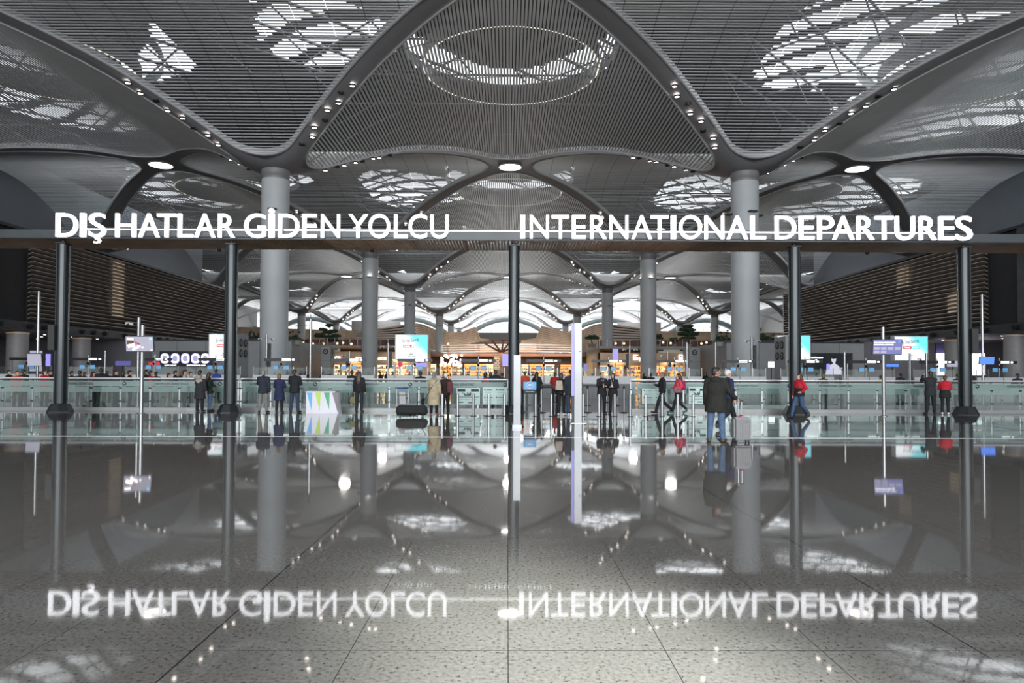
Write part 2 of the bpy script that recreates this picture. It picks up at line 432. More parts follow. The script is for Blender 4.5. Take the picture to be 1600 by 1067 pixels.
for ci, cy in enumerate(COLY[1:6]):
    bn = cy-NODY[ci]; bp = NODY[ci+1]-cy
    for cx in (-54, -18, 18, 54):
        for sx in (-1, 1):
            for sy, bb in ((-1, bn), (1, bp)):
                if abs(cx+sx*5) > 54: continue
                if abs(cx) == 54 and cy < 170 and sy < 0 : continue
                nm = {-54:'outer left', -18:'inner left', 18:'inner right', 54:'outer right'}[cx]
                lab = f'spotlight in rib going {"left" if sx<0 else "right"} {"towards entrance" if sy<0 else "into hall"} from {nm} column, {rown[cy]}'
                lab = lab.replace('farthest row, at the end glazing', 'farthest row')
                for q in range(8 if cy < 130 else 5):
                    t_ = .17+(.034 if cy < 130 else .055)*q; off = .17*(1 if q % 2 else -1)
                    x = cx+sx*HX*t_+off*.7; y = cy+sy*bb*t_+off*.7*(-sx*sy)
                    X = abs(x-cx)/HX; Y = abs(y-cy)/bb; z = surf_ab(X, Y)
                    if cy < 130:
                        o = thing('spotlight', lab, 'spotlight', (x,y,z-.1), 0, f'spotlights, {rown[cy]}, {nm}, {sx} {sy}'.replace(' 1', ' plus').replace('-1', 'minus'))
                        put('housing', sp_r, o); put('lens', sp_l if (q*7+sx+sy) % 3 else sp_d, o)
                    else:
                        o = tag(put('spotlight', sp_l, None, (x,y,z-.1)), lab, 'spotlight', f'spotlights, {rown[cy]}, {nm}, {sx} {sy}'.replace(' 1', ' plus').replace('-1', 'minus'))
# ---------------------------------------------------------------- end glazing
M_glow = mat('white_steel', (.55,.57,.6), .4, .2, var=.05)
b = MB()
for x in range(-90, 91, 6): b.span((x-.09,250.6,6), (x+.09,250.9,24))
for z in (8.5, 11.5, 14.5, 17.5, 20.5): b.span((-92,250.6,z-.05), (92,250.8,z+.05))
struct('window_1', b, M_glow)
struct('wall_back', MB().span((-92,250.5,0), (92,251,9)), M_greyp)
# arched beams in front of the end glazing
b = MB()
for cx in (-72, -36, 0, 36, 72):
    m = 24; pr = None
    for i in range(m+1):
        u = -1+2*i/m; q = (cx+u*19, 248.5, 11.2+9.8*(1-u*u))
        if pr: b.tube(pr, q, 1.0, n=10, cap=False)
        pr = q
tag(b.build('arched_beam', mat('beam_paint', (.4,.45,.47), .35, .2)), 'thick pale curved beams arching across the end glazing', 'beam')
# ================================================================ side buildings with louvred upper floors
M_warm = mat('lit_stone', (.5,.42,.33), .6, emit=(1,.78,.55), es=.22, var=.5, vs=1.2)
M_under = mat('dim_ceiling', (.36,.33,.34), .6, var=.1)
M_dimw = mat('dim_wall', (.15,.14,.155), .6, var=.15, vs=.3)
M_small = mat('downlight_glow', (1,1,1), .5, emit=(1,.95,.9), es=5, var=0)
M_blueg = mat('panel_blue_black', (.05,.058,.065), .3, .3, var=.3, vs=.5)
for s in (-1, 1):
    nm = 'left' if s < 0 else 'right'
    struct('wall_'+nm+'_upper', MB().span((s*54,50,12), (s*54.6,120,25)), M_wallg)
    b = MB(); b.span((s*92,120,0), (s*92.6,250,25)); b.span((s*54.6,119.5,0), (s*92.6,120,25)); struct('wall_'+nm+'_far', b, mat('far_side_panel', (.25,.24,.23), .5, 0, var=.05))
    struct('wall_'+nm, MB().span((s*56,5,0), (s*56.5,72,5.2)), M_dimw)
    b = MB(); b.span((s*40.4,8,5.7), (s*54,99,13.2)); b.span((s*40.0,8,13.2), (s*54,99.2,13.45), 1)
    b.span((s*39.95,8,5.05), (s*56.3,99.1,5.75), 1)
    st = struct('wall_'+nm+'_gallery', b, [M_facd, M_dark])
    b = MB(); b.span((s*40.4,8.1,5.0), (s*56,99,5.05)); 
    for y in range(30, 99, 4):
        for x in (42.5, 45.5, 49): b.lathe((s*x, y+(x % 3), 4.985), [(.11,0), (.11,.02)], 8, 1)
    put('soffit', b.mesh('soffit', [M_under, M_small]), st)
    # louvre blades
    b = MB(); z = 6.1
    while z < 13.1:
        for (u, v) in ((8, 46.5), (57, 99)):
            b.box((s*40.12, (u+v)/2, z), (.34, v-u, .07), 0, ry=s*.5)
        z += .36
    for y in [8+3*i for i in range(13)]+[57+3*i for i in range(15)]: b.span((s*40.3,y-.04,5.8), (s*40.38,y+.04,13.2), 1)
    b.span((s*40.0,98.8,5.7), (s*40.5,99.1,13.3), 1)
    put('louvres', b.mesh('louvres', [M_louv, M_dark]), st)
    b = MB(); b.span((s*40.02,46.7,5.75), (s*40.3,53.4,13.2))
    for z in range(6, 13): b.span((s*40.0,46.7,z), (s*40.02,53.4,z+.03), 1)
    for y in (48.9, 51.1): b.span((s*40.0,y,5.75), (s*40.02,y+.03,13.2), 1)
    put('cladding', b.mesh('cladding', [M_blueg, M_black]), st)
    b = MB()
    for (y0, y1, z0, z1) in (((69.4,71.4,7.2,12.9),) if s < 0 else ((68.5,70.6,10.6,12.6), (60.2,62.4,7.2,9.0))): b.span((s*40.33,y0,z0), (s*40.39,y1,z1))
    put('lit_opening', b.mesh('lit_opening', M_warm), st)
    # round air nozzles along the band
    b = MB(); 
    b.tube((0,0,0), (-s*.16,0,-.05), .2, .22, 14); b.tube((-s*.12,0,-.03), (-s*.2,0,-.06), .12, .12, 12, 1)
    me = b.mesh('air_nozzle', [M_black, M_dark])
    for j, y in enumerate([43+.0+1.75*i for i in range(32)]):
        if j % 4 == 3: continue
        o = put('air_nozzle', me, None, (s*39.93, y, 5.4))
        tag(o, f'round black air nozzle in the band under the {nm} louvred wall', 'air vent', f'air nozzles under the {nm} louvres')
    # round pillars
    for j, y in enumerate((57, 66) if s < 0 else (55, 63)):
        b = MB(); b.lathe((0,0,0), [(.8,0), (.8,4.95)], 28); b.lathe((0,0,4.78), [(.84,0), (.84,.05)], 28, 1)
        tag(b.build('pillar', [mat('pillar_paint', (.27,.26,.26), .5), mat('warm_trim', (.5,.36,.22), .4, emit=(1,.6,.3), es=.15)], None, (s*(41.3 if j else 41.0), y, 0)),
            f'{"nearer" if j == 0 else "farther"} stout grey pillar under the {nm} louvred wall', 'pillar')
    # wall facing the entrance below the gallery
    b = MB(); b.span((s*37.6,72,0), (s*56,72.4,5.05)); 
    struct('wall_'+nm+'_lower', b, M_dimw)
    b = MB(); b.span((s*23,72,0), (s*37.6,72.4,4.95)); b.span((s*23,72.4,0), (s*23.3,90,4.95)); b.span((s*22.9,71.95,4.9), (s*37.6,72.6,5.05), 1)
    for x in (26, 29, 32, 35): b.span((s*x-.015,71.985,0), (s*x+.015,72,4.9), 1)
    struct('wall_'+nm+'_check_in', b, [M_greyp, M_blueg])
# illuminated panels on those walls
M_glass_w = mat('backlit_white', (.9,.9,.9), .4, emit=(.93,.93,1), es=2.2, var=0)
M_vio = mat('screen_violet', (.05,.05,.1), .3, emit=(.30,.27,.85), es=1.0, var=.3, vs=1.5)
M_scr = mat('screen_grey', (.05,.05,.06), .3, emit=(.42,.42,.52), es=.8, var=.3, vs=1.2)
M_blue = mat('screen_blue', (.03,.05,.1), .3, emit=(.08,.22,.85), es=1.1, var=.15, vs=2)
M_txt = mat('lit_text', (1,1,1), .5, emit=(1,1,1), es=1.8, var=0)
M_dtxt = mat('dark_text', (.015,.02,.02), .6, var=0)
# left: dark panel with five glowing window shapes
def pxbox(px0, py0, px1, py1, D):
    a = P(px0, py1, D); c = P(px1, py0, D); return a.x, a.z, c.x, c.z
D = 71.8
x0, z0, x1, z1 = pxbox(249, 549, 332, 572, D)
t = thing('window_advert', 'dark wall panel with five glowing aeroplane windows on the left grey wall', 'advert', ((x0+x1)/2, D, 0))
c0 = Vector(t.location)
b = MB(); b.span((x0,D,z0), (x1,72,z1)); o = b.build('panel', M_blueg, t); o.location = -c0
for px in (257.6, 273.7, 289.7, 305.6, 320.8):
    b = MB(); c = P(px, 560, D)
    def oval(r1, r2, y, mi):
        n = 24; pts = []
        for i in range(n):
            a = 2*PI*i/n; ca, sa = math.cos(a), math.sin(a)
            pts.append((c.x+r1*abs(ca)**.7*(1 if ca > 0 else -1), c.z+r2*abs(sa)**.7*(1 if sa > 0 else -1)))
        b.prism(pts, y, y+.02, mi)
    oval(.47, .55, D-.02, 1); oval(.40, .48, D-.04, 0); oval(.26, .33, D-.06, 2)
    b.box((c.x, D-.07, c.z-.05), (.34,.02,.06), 1, ry=.3); b.box((c.x+.02, D-.07, c.z-.16), (.3,.02,.05), 1, ry=.2)
    o = b.build('glowing_window', [M_glass_w, M_vio, M_scr], t); o.location = -c0
for (a_, b_, s_) in ((257,275,'HAREKET  BAŞLASIN'), (292,321,'READY TO SERVE WORLDWIDE')):
    q = P(a_, 571.6, D-.05); o = text_obj('lettering', s_, M_txt, q-c0, (b_-a_)*D/FPX, .13, t, .02)
# right: dark advert with a bust silhouette
D = 71.85
x0, z0, x1, z1 = pxbox(1255, 553, 1332, 585, D)
t = thing('wall_advert', 'dark violet advert with a pale figure on the right grey wall', 'advert', ((x0+x1)/2, D, 0)); c0 = Vector(t.location)
b = MB(); b.span((x0,D,z0), (x1,72,z1)); b.span((x0-.05,D-.01,z1), (x1+.05,72,z1+.06), 1); o = b.build('panel', [M_blueg, M_dark], t); o.location = -c0
c = P(1303, 572, D)
b = MB(); b.lathe((0,0,0), [(.01,0),(.95,0),(.9,.02)], 24); 
b = MB(); b.prism([(c.x-.9,z0),(c.x-.75,c.z-.1),(c.x-.35,c.z+.15),(c.x-.12,c.z+.25),(c.x-.12,c.z+.5),(c.x+.14,c.z+.5),(c.x+.14,c.z+.25),(c.x+.4,c.z+.1),(c.x+.75,c.z-.3),(c.x+.9,z0)], D-.03, D)
b.ball((c.x-.02,D-.01,c.z+.68), .3, 14, 0, (.85,.1,1.05)); b.ball((c.x-.04,D-.02,c.z+.88), .27, 14, 1, (.95,.12,.6))
b.prism([(c.x-.8,c.z-.4),(c.x-.45,c.z-.4),(c.x-.45,c.z+.25),(c.x-.8,c.z+.25)], D-.05, D-.03, 2)
o = b.build('picture', [mat('poster_pale', (.3,.3,.33), .5, emit=(.6,.6,.72), es=.7), M_dark, M_vio], t); o.location = -c0
for (px, py, w_, h_, s_) in ((1266,560,20,3.6,'hattınızın'), (1262,565,15,3.6,'keyfi')):
    o = text_obj('lettering', s_, M_txt, P(px, py, D-.05)-c0, w_*D/FPX, h_*D/FPX, t, .02)
# big white advert under the right gallery and panels under the left one
for (px0, py0, px1, py1, D, m_, lab) in ((1463,552,1539,586,66,M_glass_w,'large glowing white advert wall behind the right post'), (1463,537,1539,551.5,66.5,mat('violet_wall', (.08,.075,.2), .5, var=.1),'violet band above the glowing white advert wall'),
    (46,548,66,580,60,M_scr,'grey lit panel with a poster between pillars, far left'), (71,553,79,572,60,M_vio,'upright violet light panel beside the left post'), (10,548,20,584,62,M_scr,'narrow lit grey panel at the far left edge')):
    x0, z0, x1, z1 = pxbox(px0, py0, px1, py1, D)
    b = MB(); b.span((x0,D,z0), (x1,D+.15,z1)); b.span((x0-.05,D+.02,0), (x0+.05,D+.12,z1), 1); b.span((x1-.05,D+.02,0), (x1+.05,D+.12,z1), 1)
    tag(b.build('light_panel', [m_, M_dark]), lab, 'light panel')
# ================================================================ the portal: flat wooden canopy on dark posts with the big sign
CF, CB_ = 27.35, 29.85
M_wood = mat('soffit_wood', (.62,.42,.28), .45, var=.2, vs=1.5)
M_fasc = mat('fascia_glass', (.028,.034,.038), .3, .1, var=.25, vs=.8)
t = thing('canopy', 'long flat canopy with wooden slat underside carried on dark posts', 'canopy', (0,28.6,0))
b = MB(); b.span((-32,CF,6.99), (32,CF+.06,7.33)); b.span((-32,CF+.06,7.29), (32,CB_,7.33)) if False else None
b.span((-32,CB_-.06,7.02), (32,CB_,7.3)); b.span((-32,CF,6.975), (32,CF+.08,7.0), 1)
for x in [-32+2.0*i for i in range(33)]: b.span((x-.02,CF+.06,7.12), (x+.02,CB_-.06,7.26), 1)
o = b.build('fascia', [M_fasc, M_dark], t); o.location = (0,-28.6,0)
b = MB(); x = -31.9
while x < 31.9:
    b.span((x,CF+.08,7.0), (x+.06,CB_-.06,7.1)); x += .132
o = b.build('soffit_slats', M_wood, t); o.location = (0,-28.6,0)
tag(o, kind=None)
b = MB()
for (a, c) in ((-17.2,-15.3), (-15.1,-9.3), (-9.2,14.2), (14.3,17.1)): b.span((a,CF-.03,7.335), (c,CF+.05,7.375))
o = b.build('light_strip', mat('strip_glow', (1,1,1), .5, emit=(1,.97,.93), es=2.2, var=0), t); o.location = (0,-28.6,0)
# plates that hide the view upward on both sides of the open middle bay
b = MB()
b.span((-32,CF+.1,7.28), (-1.8,CB_-.1,7.31)); b.span((1.8,CF+.1,7.28), (32,CB_-.1,7.31))
# (dark sheets over the slats, only outside the middle)
b = MB(); b.span((-32,CF+.1,7.28), (-7.5,CB_-.1,7.31)); b.span((7.5,CF+.1,7.28), (32,CB_-.1,7.31))
o = b.build('cover_plate', M_dark, t); o.location = (0,-28.6,0)
for px, py in ((344,397), (582,392), (1353,400)):
    q = P(px, py, CB_); b = MB(); b.lathe((0,0,0), [(.05,-.12), (.08,-.08), (.08,.0)], 12)
    o = b.build('camera_dome', M_black, t, (q.x, CB_-28.6-.1, 7.02))
# posts
px_posts = [(97,'leftmost dark post under the canopy'), (361,'second dark post from the left under the canopy'), (803,'middle dark post under the canopy'), (1241.5,'second dark post from the right under the canopy'), (1507,'rightmost dark post under the canopy')]
for i, (px, lab) in enumerate(px_posts):
    x = P(px, 500, 27.85).x
    t = thing('post', lab, 'post', (x,27.85,0), 0, 'round dark posts of the canopy')
    b = MB(); b.tube((0,0,.3), (0,0,6.82), .225, n=28)
    for a in (.7, 2.4, 3.9, 5.5): b.box((.225*math.cos(a), .225*math.sin(a), 3.6), (.05,.05,6.4), 0, rz=a)
    b.build('shaft', M_post, t)
    b = MB(); b.tube((0,0,6.82), (0,0,6.97), .1, n=16); b.box((0,0,6.86), (.42,.42,.04)); b.build('bracket', M_dark, t)
    b = MB(); r0, r1 = .49, .34; vs = []
    for r, z in ((r0,0), (r0,.03), (r1,.33), (r1*.8,.35)): vs += [(r*c_, r*s_, z) for c_, s_ in [(math.cos(PI/8+PI/4*k), math.sin(PI/8+PI/4*k)) for k in range(8)]]
    b.add(vs, [(j*8+k, j*8+(k+1) % 8, j*8+8+(k+1) % 8, j*8+8+k) for j in range(3) for k in range(8)]+[tuple(range(24,32))]); b.build('base_shroud', M_dark, t)
    if i in (0, 4):
        b = MB(); s = -1 if i == 0 else 1; b.box((s*.22,-.22,3.0), (.26,.22,1.0)); b.box((s*.15,-.12,3.0), (.1,.2,.1)); b.build('loudspeaker', M_black, t)
# ---- letters
M_let = mat('letter_glow', (1,1,1), .5, emit=(.97,.96,1), es=1.5, var=0)
M_lside = mat('letter_side', (.7,.7,.72), .4)
def sign(items, label):
    xs = [i[1] for i in items]+[i[2] for i in items]
    x0 = P(min(xs), 370, 27.2).x
    t = thing('lettering_sign', label, 'sign', (x0, 27.2, 6.95), 0)
    for ch, a, c, in items:
        D = 27.2; pa = P(a, 370, D); pc = P(c, 370, D)
        # cap line and base line, measured at both ends of the sign
        k = ((a+c)/2-100)/1400; yb = 370.0+4.9*k; yt = 333.2+5.3*k
        zb = P((a+c)/2, yb, D).z; zt = P((a+c)/2, yt, D).z
        base = {'Ş':'S', 'İ':'I'}.get(ch, ch)
        me = glyph_mesh(base, .0, .5, 'letter')
        X = [v.co.x for v in me.vertices]; Y = [v.co.y for v in me.vertices]; lx, hx, ly, hy = min(X), max(X), min(Y), max(Y)
        over = .018*(zt-zb) if base in 'SGOCU' else 0
        lo = zb-over; hi = zt+(over if base != 'U' else 0)
        for v in me.vertices: v.co = Vector(((v.co.x-lx)/(hx-lx)*(pc.x-pa.x), -v.co.z*.12, (v.co.y-ly)/(hy-ly)*(hi-lo)))
        me.materials.clear(); me.materials.append(M_let); me.update()
        o = put('letter', me, t, (pa.x-x0, 0, lo-6.95))
        if ch == 'İ':
            q = P((a+c)/2+.3, 329.6, D); b = MB(); b.tube((q.x-x0,-.06,q.z-6.95), (q.x-x0,.06,q.z-6.95), .105, n=24); b.build('dot', M_let, t)
        if ch == 'Ş':
            b = MB(); z = zb-6.95; mx = (pa.x+pc.x)/2-x0; pts = [(mx+.0,z+.02), (mx-.045,z-.085), (mx+.035,z-.06), (mx+.115,z-.105), (mx+.10,z-.19), (mx+.02,z-.235), (mx-.1,z-.22)]
            for p, q in zip(pts, pts[1:]): b.tube((p[0],-.06,p[1]), (q[0],-.06,q[1]), .038, n=8); b.box(((p[0]+q[0])/2, 0, (p[1]+q[1])/2), (.05,.12,.05))
            b.build('cedilla', M_let, t)
    b = MB(); xa = P(min(xs), 370, 27.3).x-x0; xc = P(max(xs), 370, 27.3).x-x0
    b.span((xa+.1,.06,.42), (xc-.1,.1,.46)); b.span((xa+.1,.06,.1), (xc-.1,.1,.14)); b.build('mounting_rail', M_dark, t)
sign([('D',87.7,121.2), ('I',125.6,133.7), ('Ş',139,165), ('H',180.7,212), ('A',216.5,249), ('T',245.6,275), ('L',278.1,301.2), ('A',304,336), ('R',340.9,366.9),
      ('G',381.6,415), ('İ',420,428.5), ('D',435,467.5), ('E',472.7,495), ('N',501.6,531), ('Y',544.5,574.6), ('O',575.7,609.5), ('L',615.7,636.8), ('C',638.4,667.2), ('U',672.5,700.8)],
     'glowing white letters reading DIŞ HATLAR GİDEN YOLCU on the canopy front')
sign([('I',813,820.3), ('N',828,857.5), ('T',861.9,889), ('E',893.8,915.3), ('R',922.3,947.8), ('N',952.5,981.5), ('A',986.9,1018.5), ('T',1017,1044.3), ('I',1048.4,1056), ('O',1060.8,1096.6),
      ('N',1101,1131.3), ('A',1135.5,1168.5), ('L',1172.9,1196.2), ('D',1211,1243.8), ('E',1248.8,1272), ('P',1277.5,1302.8), ('A',1301,1334.4), ('R',1338.8,1365.6), ('T',1367.3,1395.6),
      ('U',1398.8,1429), ('R',1436.3,1462.8), ('E',1466.9,1491), ('S',1493.8,1519)],
     'glowing white letters reading INTERNATIONAL DEPARTURES on the canopy front')
# ================================================================ glass barrier, bollards, queue posts, totems, poles
M_glass = bpy.data.materials.new('green_glass'); M_glass.use_nodes = True
_n = M_glass.node_tree; _n.nodes.remove(_n.nodes['Principled BSDF']); _tr = _n.nodes.new('ShaderNodeBsdfTransparent'); _gl = _n.nodes.new('ShaderNodeBsdfGlossy'); _fr = _n.nodes.new('ShaderNodeFresnel'); _mx = _n.nodes.new('ShaderNodeMixShader')
_df = _n.nodes.new('ShaderNodeBsdfDiffuse'); _m2 = _n.nodes.new('ShaderNodeMixShader'); _df.inputs[0].default_value = (.45,.62,.57,1); _m2.inputs[0].default_value = .01
_tr.inputs[0].default_value = (.93,.97,.96,1); _gl.inputs['Roughness'].default_value = .03; _fr.inputs[0].default_value = 1.5
_n.links.new(_fr.outputs[0], _mx.inputs[0]); _n.links.new(_tr.outputs[0], _m2.inputs[1]); _n.links.new(_df.outputs[0], _m2.inputs[2]); _n.links.new(_m2.outputs[0], _mx.inputs[1]); _n.links.new(_gl.outputs[0], _mx.inputs[2]); _n.links.new(_mx.outputs[0], _n.nodes['Material Output'].inputs[0])
M_frost = mat('frosted_band', (.26,.36,.34), .3, 0, var=.06, vs=.6, alpha=.55)
M_plinth = mat('plinth_metal', (.24,.24,.235), .3, .3, var=.05)
BY = 29.0
M_rail = mat('polished_rail', (.72,.73,.74), .25, .5, var=.03)
def barrier(x0, x1, y, label, text=True, h=1.36):
    t = thing('glass_barrier', label, 'barrier', ((x0+x1)/2, y, 0)); cx = (x0+x1)/2
    def bl(mb, n, m): o = mb.build(n, m, t); o.location = (-cx, -y, 0); return o
    b = MB(); b.span((x0,y-.09,0), (x1,y+.09,.13)); bl(b, 'plinth', M_plinth)
    b = MB(); b.tube((x0,y,h), (x1,y,h), .035, n=10); b.span((x0,y-.02,h-.09), (x1,y+.02,h-.04), 1); bl(b, 'handrail', [M_rail, M_black])
    n = max(1, round((x1-x0)/1.22)); w_ = (x1-x0)/n
    b = MB(); b.box((0,.05,(h+.1)/2), (.06,.05,h-.1), 0)
    for z in (.4, .95): b.box((0,.01,z), (.09,.05,.06), 1)
    um = b.mesh('upright', [M_steel, M_dark])
    for i in range(n+1): put('upright', um, t, (x0+i*w_-cx, 0, 0))
    b = MB(); b.span((.015,-.008,.13), (w_-.015,.008,h-.1)); gm = b.mesh('glass_pane', M_glass)
    for i in range(n): put('glass_pane', gm, t, (x0+i*w_-cx, 0, 0))
    b = MB(); b.span((x0+.01,y-.022,h-.33), (x1-.01,y-.010,h-.115)); b.span((x0+.01,y+.03,.78), (x1-.01,y+.04,1.0)); bl(b, 'frosted_band', M_frost)
    if text:
        xs = P(93, 600, BY).x; k = 0
        while xs < x1-1.5:
            if xs > x0+.05:
                s_ = 'INTERNATIONAL DEPARTURES' if k % 2 == 0 else 'DIŞ HATLAR GİDEN YOLCU'
                text_obj('band_lettering', s_, M_dtxt, (xs-cx, -.026, h-.275), 1.42, .105, t, .012, .003)
                b = MB(); b.tube((xs+2.75,y-.026,h-.222), (xs+2.75,y-.022,h-.222), .085, n=20); bl(b, 'band_symbol', M_dtxt)
                b = MB(); b.box((xs+2.75,y-.028,h-.222), (.09,.003,.02), 0, ry=.35); b.box((xs+2.74,y-.028,h-.215), (.02,.003,.07), 0, ry=-.5); bl(b, 'band_symbol', M_white)
            xs += 4.03; k += 1
    return t
xl = P(793, 620, BY).x; xr = P(986, 620, BY).x
barrier(-34, P(372, 600, BY).x, BY, 'glass barrier with steel handrail on the left, outside the second post')
barrier(P(372, 600, BY).x+.12, xl, BY, 'glass barrier with steel handrail between second and middle post')
barrier(xr, P(1232, 600, BY).x, BY, 'glass barrier with steel handrail behind the man with the suitcase')
barrier(P(1232, 600, BY).x+.12, 34, BY, 'glass barrier with steel handrail on the right, outside the fourth post')
for (a, c, lab) in ((-34,-12,'rear glass barrier behind the left queue'), (-11.5,-1.2,'rear glass barrier, left of the opening'), (6.2,16,'rear glass barrier, right of the opening'), (16.5,34,'rear glass barrier behind the right queue')):
    barrier(a, c, 33.2, lab, False, 1.15)
# information panels hung on the barrier
M_frostw = mat('pale_green_panel', (.42,.56,.53), .35, 0, var=.05)
def info(px0, py0, px1, py1, D, label, kind):
    x0, z0, x1, z1 = pxbox(px0, py0, px1, py1, D)
    t = thing('information_panel', label, 'sign', (x0, D, z0)); w_, h_ = x1-x0, z1-z0
    b = MB(); b.span((0,-.015,0), (w_,.015,h_)); b.build('panel', M_frostw, t)
    for qx in (.08*w_, .92*w_): 
        bb = MB(); bb.tube((qx,0,h_*.5), (qx,.128,h_*.5), .02, n=8); bb.build('fixing', M_steel, t)
    b = MB(); y = -.02
    if kind == 'arrows':
        for sx in (0, 1):
            u = .05*w_ if sx == 0 else .62*w_; b.prism([(u, .78*h_), (u+.33*w_, .78*h_), (u+.33*w_, .93*h_), (u, .93*h_)], y, y+.004)
        b.box((.3*w_, y, .66*h_), (.16,.004,.02), 0, ry=.8); b.box((.56*w_, y, .68*h_), (.18,.004,.02), 0, ry=-.8)
        for q, (dx, hh) in enumerate(((.36,.16), (.42,.10), (.48,.2), (.54,.12), (.6,.18))): b.box((dx*w_, y, (.52+hh/2)*h_), (.045*w_,.004,hh*h_), 0, ry=.12*(q-2))
        b.box((.5*w_, y, .46*h_), (.95*w_,.004,.025)); b.box((.5*w_, y, .30*h_), (.8*w_,.004,.012)); b.box((.2*w_, y, .14*h_), (.2*w_,.004,.04)); b.box((.62*w_, y, .12*h_), (.25*w_,.004,.04))
    else:
        for u in (.05, .52):
            for v in (.88, .42):
                b.tube((u*w_+.04, y, v*h_), (u*w_+.04, y+.004, v*h_), .03, n=10); b.box((u*w_+.24, y, v*h_), (.26,.004,.025))
                for q in range(4): b.box((u*w_+.2, y, (v-.09*(q+1))*h_), (.3,.004,.008))
    b.build('print', M_dtxt, t)
info(713,606,750,632,28.85,'pale green information panel with arrows on the barrier, left of the middle post','arrows')
info(754,605,793,632,28.85,'pale green panel of printed notes beside the middle post','list')
info(1003,607,1043,631,28.85,'pale green panel of printed notes behind the walking man','list')
info(1076,605,1104,631,28.85,'pale green information panel with arrows behind the man with the suitcase','arrows')
# sign on a glass pane by the opening
q0 = G(836, 649); t = thing('camera_notice', 'blue notice with a camera symbol on a glass stand by the opening', 'sign', (P(828,600,27.0).x, 27.0, 0))
a = P(818,596.5,27.0); c = P(838,614,27.0); w_ = c.x-a.x
b = MB(); b.span((-w_/2,0,.0), (w_/2,.02,.82)); b.build('glass_pane', M_glass, t)
b = MB(); b.span((-w_/2,-.02,.82), (w_/2,.02,a.z)); b.build('board', [mat('notice_blue', (.07,.22,.42), .4, emit=(.1,.32,.6), es=.35, var=0)], t)
b = MB(); b.span((-w_/2,-.025,.82), (w_/2,-.02,.99)); b.build('caption_band', M_dtxt, t)
b = MB(); n = 28
for i in range(n):
    a0, a1 = 2*PI*i/n, 2*PI*(i+1)/n; cz = 1.17
    b.box((.13*math.cos(a0), -.024, cz+.13*math.sin(a0)), (.03,.004,.014), 0, ry=-a0+PI/2)
b.box((-.01,-.024,1.17), (.11,.004,.07)); b.box((.065,-.024,1.18), (.04,.004,.04), 0, ry=.5); b.build('camera_symbol', M_white, t)
text_obj('caption', 'GÜVENLİK KAMERASI', M_white, (-.17,-.028,.90), .34, .035, t, .01, .003)
# bollards
b = MB(); b.lathe((0,0,0), [(.11,0), (.11,.015), (.07,.02)], 16, 1); b.tube((0,0,.01), (0,0,.84), .055, n=16); b.lathe((0,0,.84), [(.055,0), (.045,.012), (.02,.016)], 16)
bm_ = b.mesh('bollard', [M_steel, M_dark])
bx = [691,715,739.5,764,788,837,861.5,911,936,960.5,984.5,1009,1034.5,1059,1083]
for i, px in enumerate(bx):
    g_ = G(px, 651+(px-800)*.003); o = put('bollard', bm_, None, (P(px, 640, 25.95).x, 25.95, 0))
    tag(o, 'steel bollard in the row in front of the barrier opening', 'bollard', 'steel bollards before the opening')
# belt queue posts
def belt_post(px, D, lab, h=1.12, grp=None):
    x = P(px, 600, D).x; t = thing('queue_post', lab, 'queue post', (x,D,0), 0, grp)
    b = MB(); b.tube((0,0,.02), (0,0,h-.12), .032, n=14); b.build('pole', M_steel, t)
    b = MB(); b.lathe((0,0,0), [(.19,0), (.19,.012), (.05,.04)], 20); b.build('base', M_dark, t)
    b = MB(); b.tube((0,0,h-.13), (0,0,h), .04, n=14); b.build('belt_head', M_black, t)
    return x
pts = [(820,28.6),(846.5,28.2),(888,28.6),(918,28.4),(948.5,27.9),(975,28.4),(968,27.2)]
xs_ = []
for i, (px, D) in enumerate(pts[:4]): xs_.append((belt_post(px, D, 'queue post with black belt head in the barrier opening', grp='queue posts in the opening'), D))
for i, (px, D) in enumerate(pts[5:6]): belt_post(px, D, 'lone queue post beside the right end of the opening')
for (a, c) in ((0,1), (1,2)):
    b = MB(); p, q = xs_[a], xs_[c]; b.add([(p[0]+.04,p[1],1.02),(q[0]-.04,q[1],1.02),(q[0]-.04,q[1],1.08),(p[0]+.04,p[1],1.08),(p[0]+.04,p[1]+.003,1.02),(q[0]-.04,q[1]+.003,1.02),(q[0]-.04,q[1]+.003,1.08),(p[0]+.04,p[1]+.003,1.08)],
        [(0,1,2,3),(7,6,5,4),(0,4,5,1),(3,2,6,7)]); tag(b.build('queue_belt', M_black), 'black belt stretched between queue posts, '+('left' if a == 0 else 'right')+' span', 'belt')
gq = 0
for D, xs, nm in ((35.5, [-24,-21.5,-19,-16.5,-14,-11.5,-9], 'left queue'), (36.5, [10,12.5,15,17.5,20,22.5], 'right queue'), (34.8, [-.6,.9,2.4,3.9,5.4], 'middle lane'), (38.5, [-.6,.9,2.4,3.9,5.4], 'far middle lane')):
    for x in xs:
        t = thing('queue_post', f'queue post with belt head standing in the {nm} behind the glass', 'queue post', (x,D,0), 0, 'queue posts, '+nm)
        b = MB(); b.tube((0,0,.02), (0,0,.92), .032, n=10); b.build('pole', M_steel, t)
        b = MB(); b.lathe((0,0,0), [(.19,0), (.19,.012), (.05,.04)], 16); b.build('base', M_dark, t)
        b = MB(); b.tube((0,0,.9), (0,0,1.02), .04, n=10); b.build('belt_head', M_black, t)
    b = MB(); b.span((xs[0]+.05,D-.002,.93), (xs[-1]-.05,D+.002,.99)); tag(b.build('queue_belt', M_black, None), f'black belt strung along the queue posts of the {nm}', 'belt')
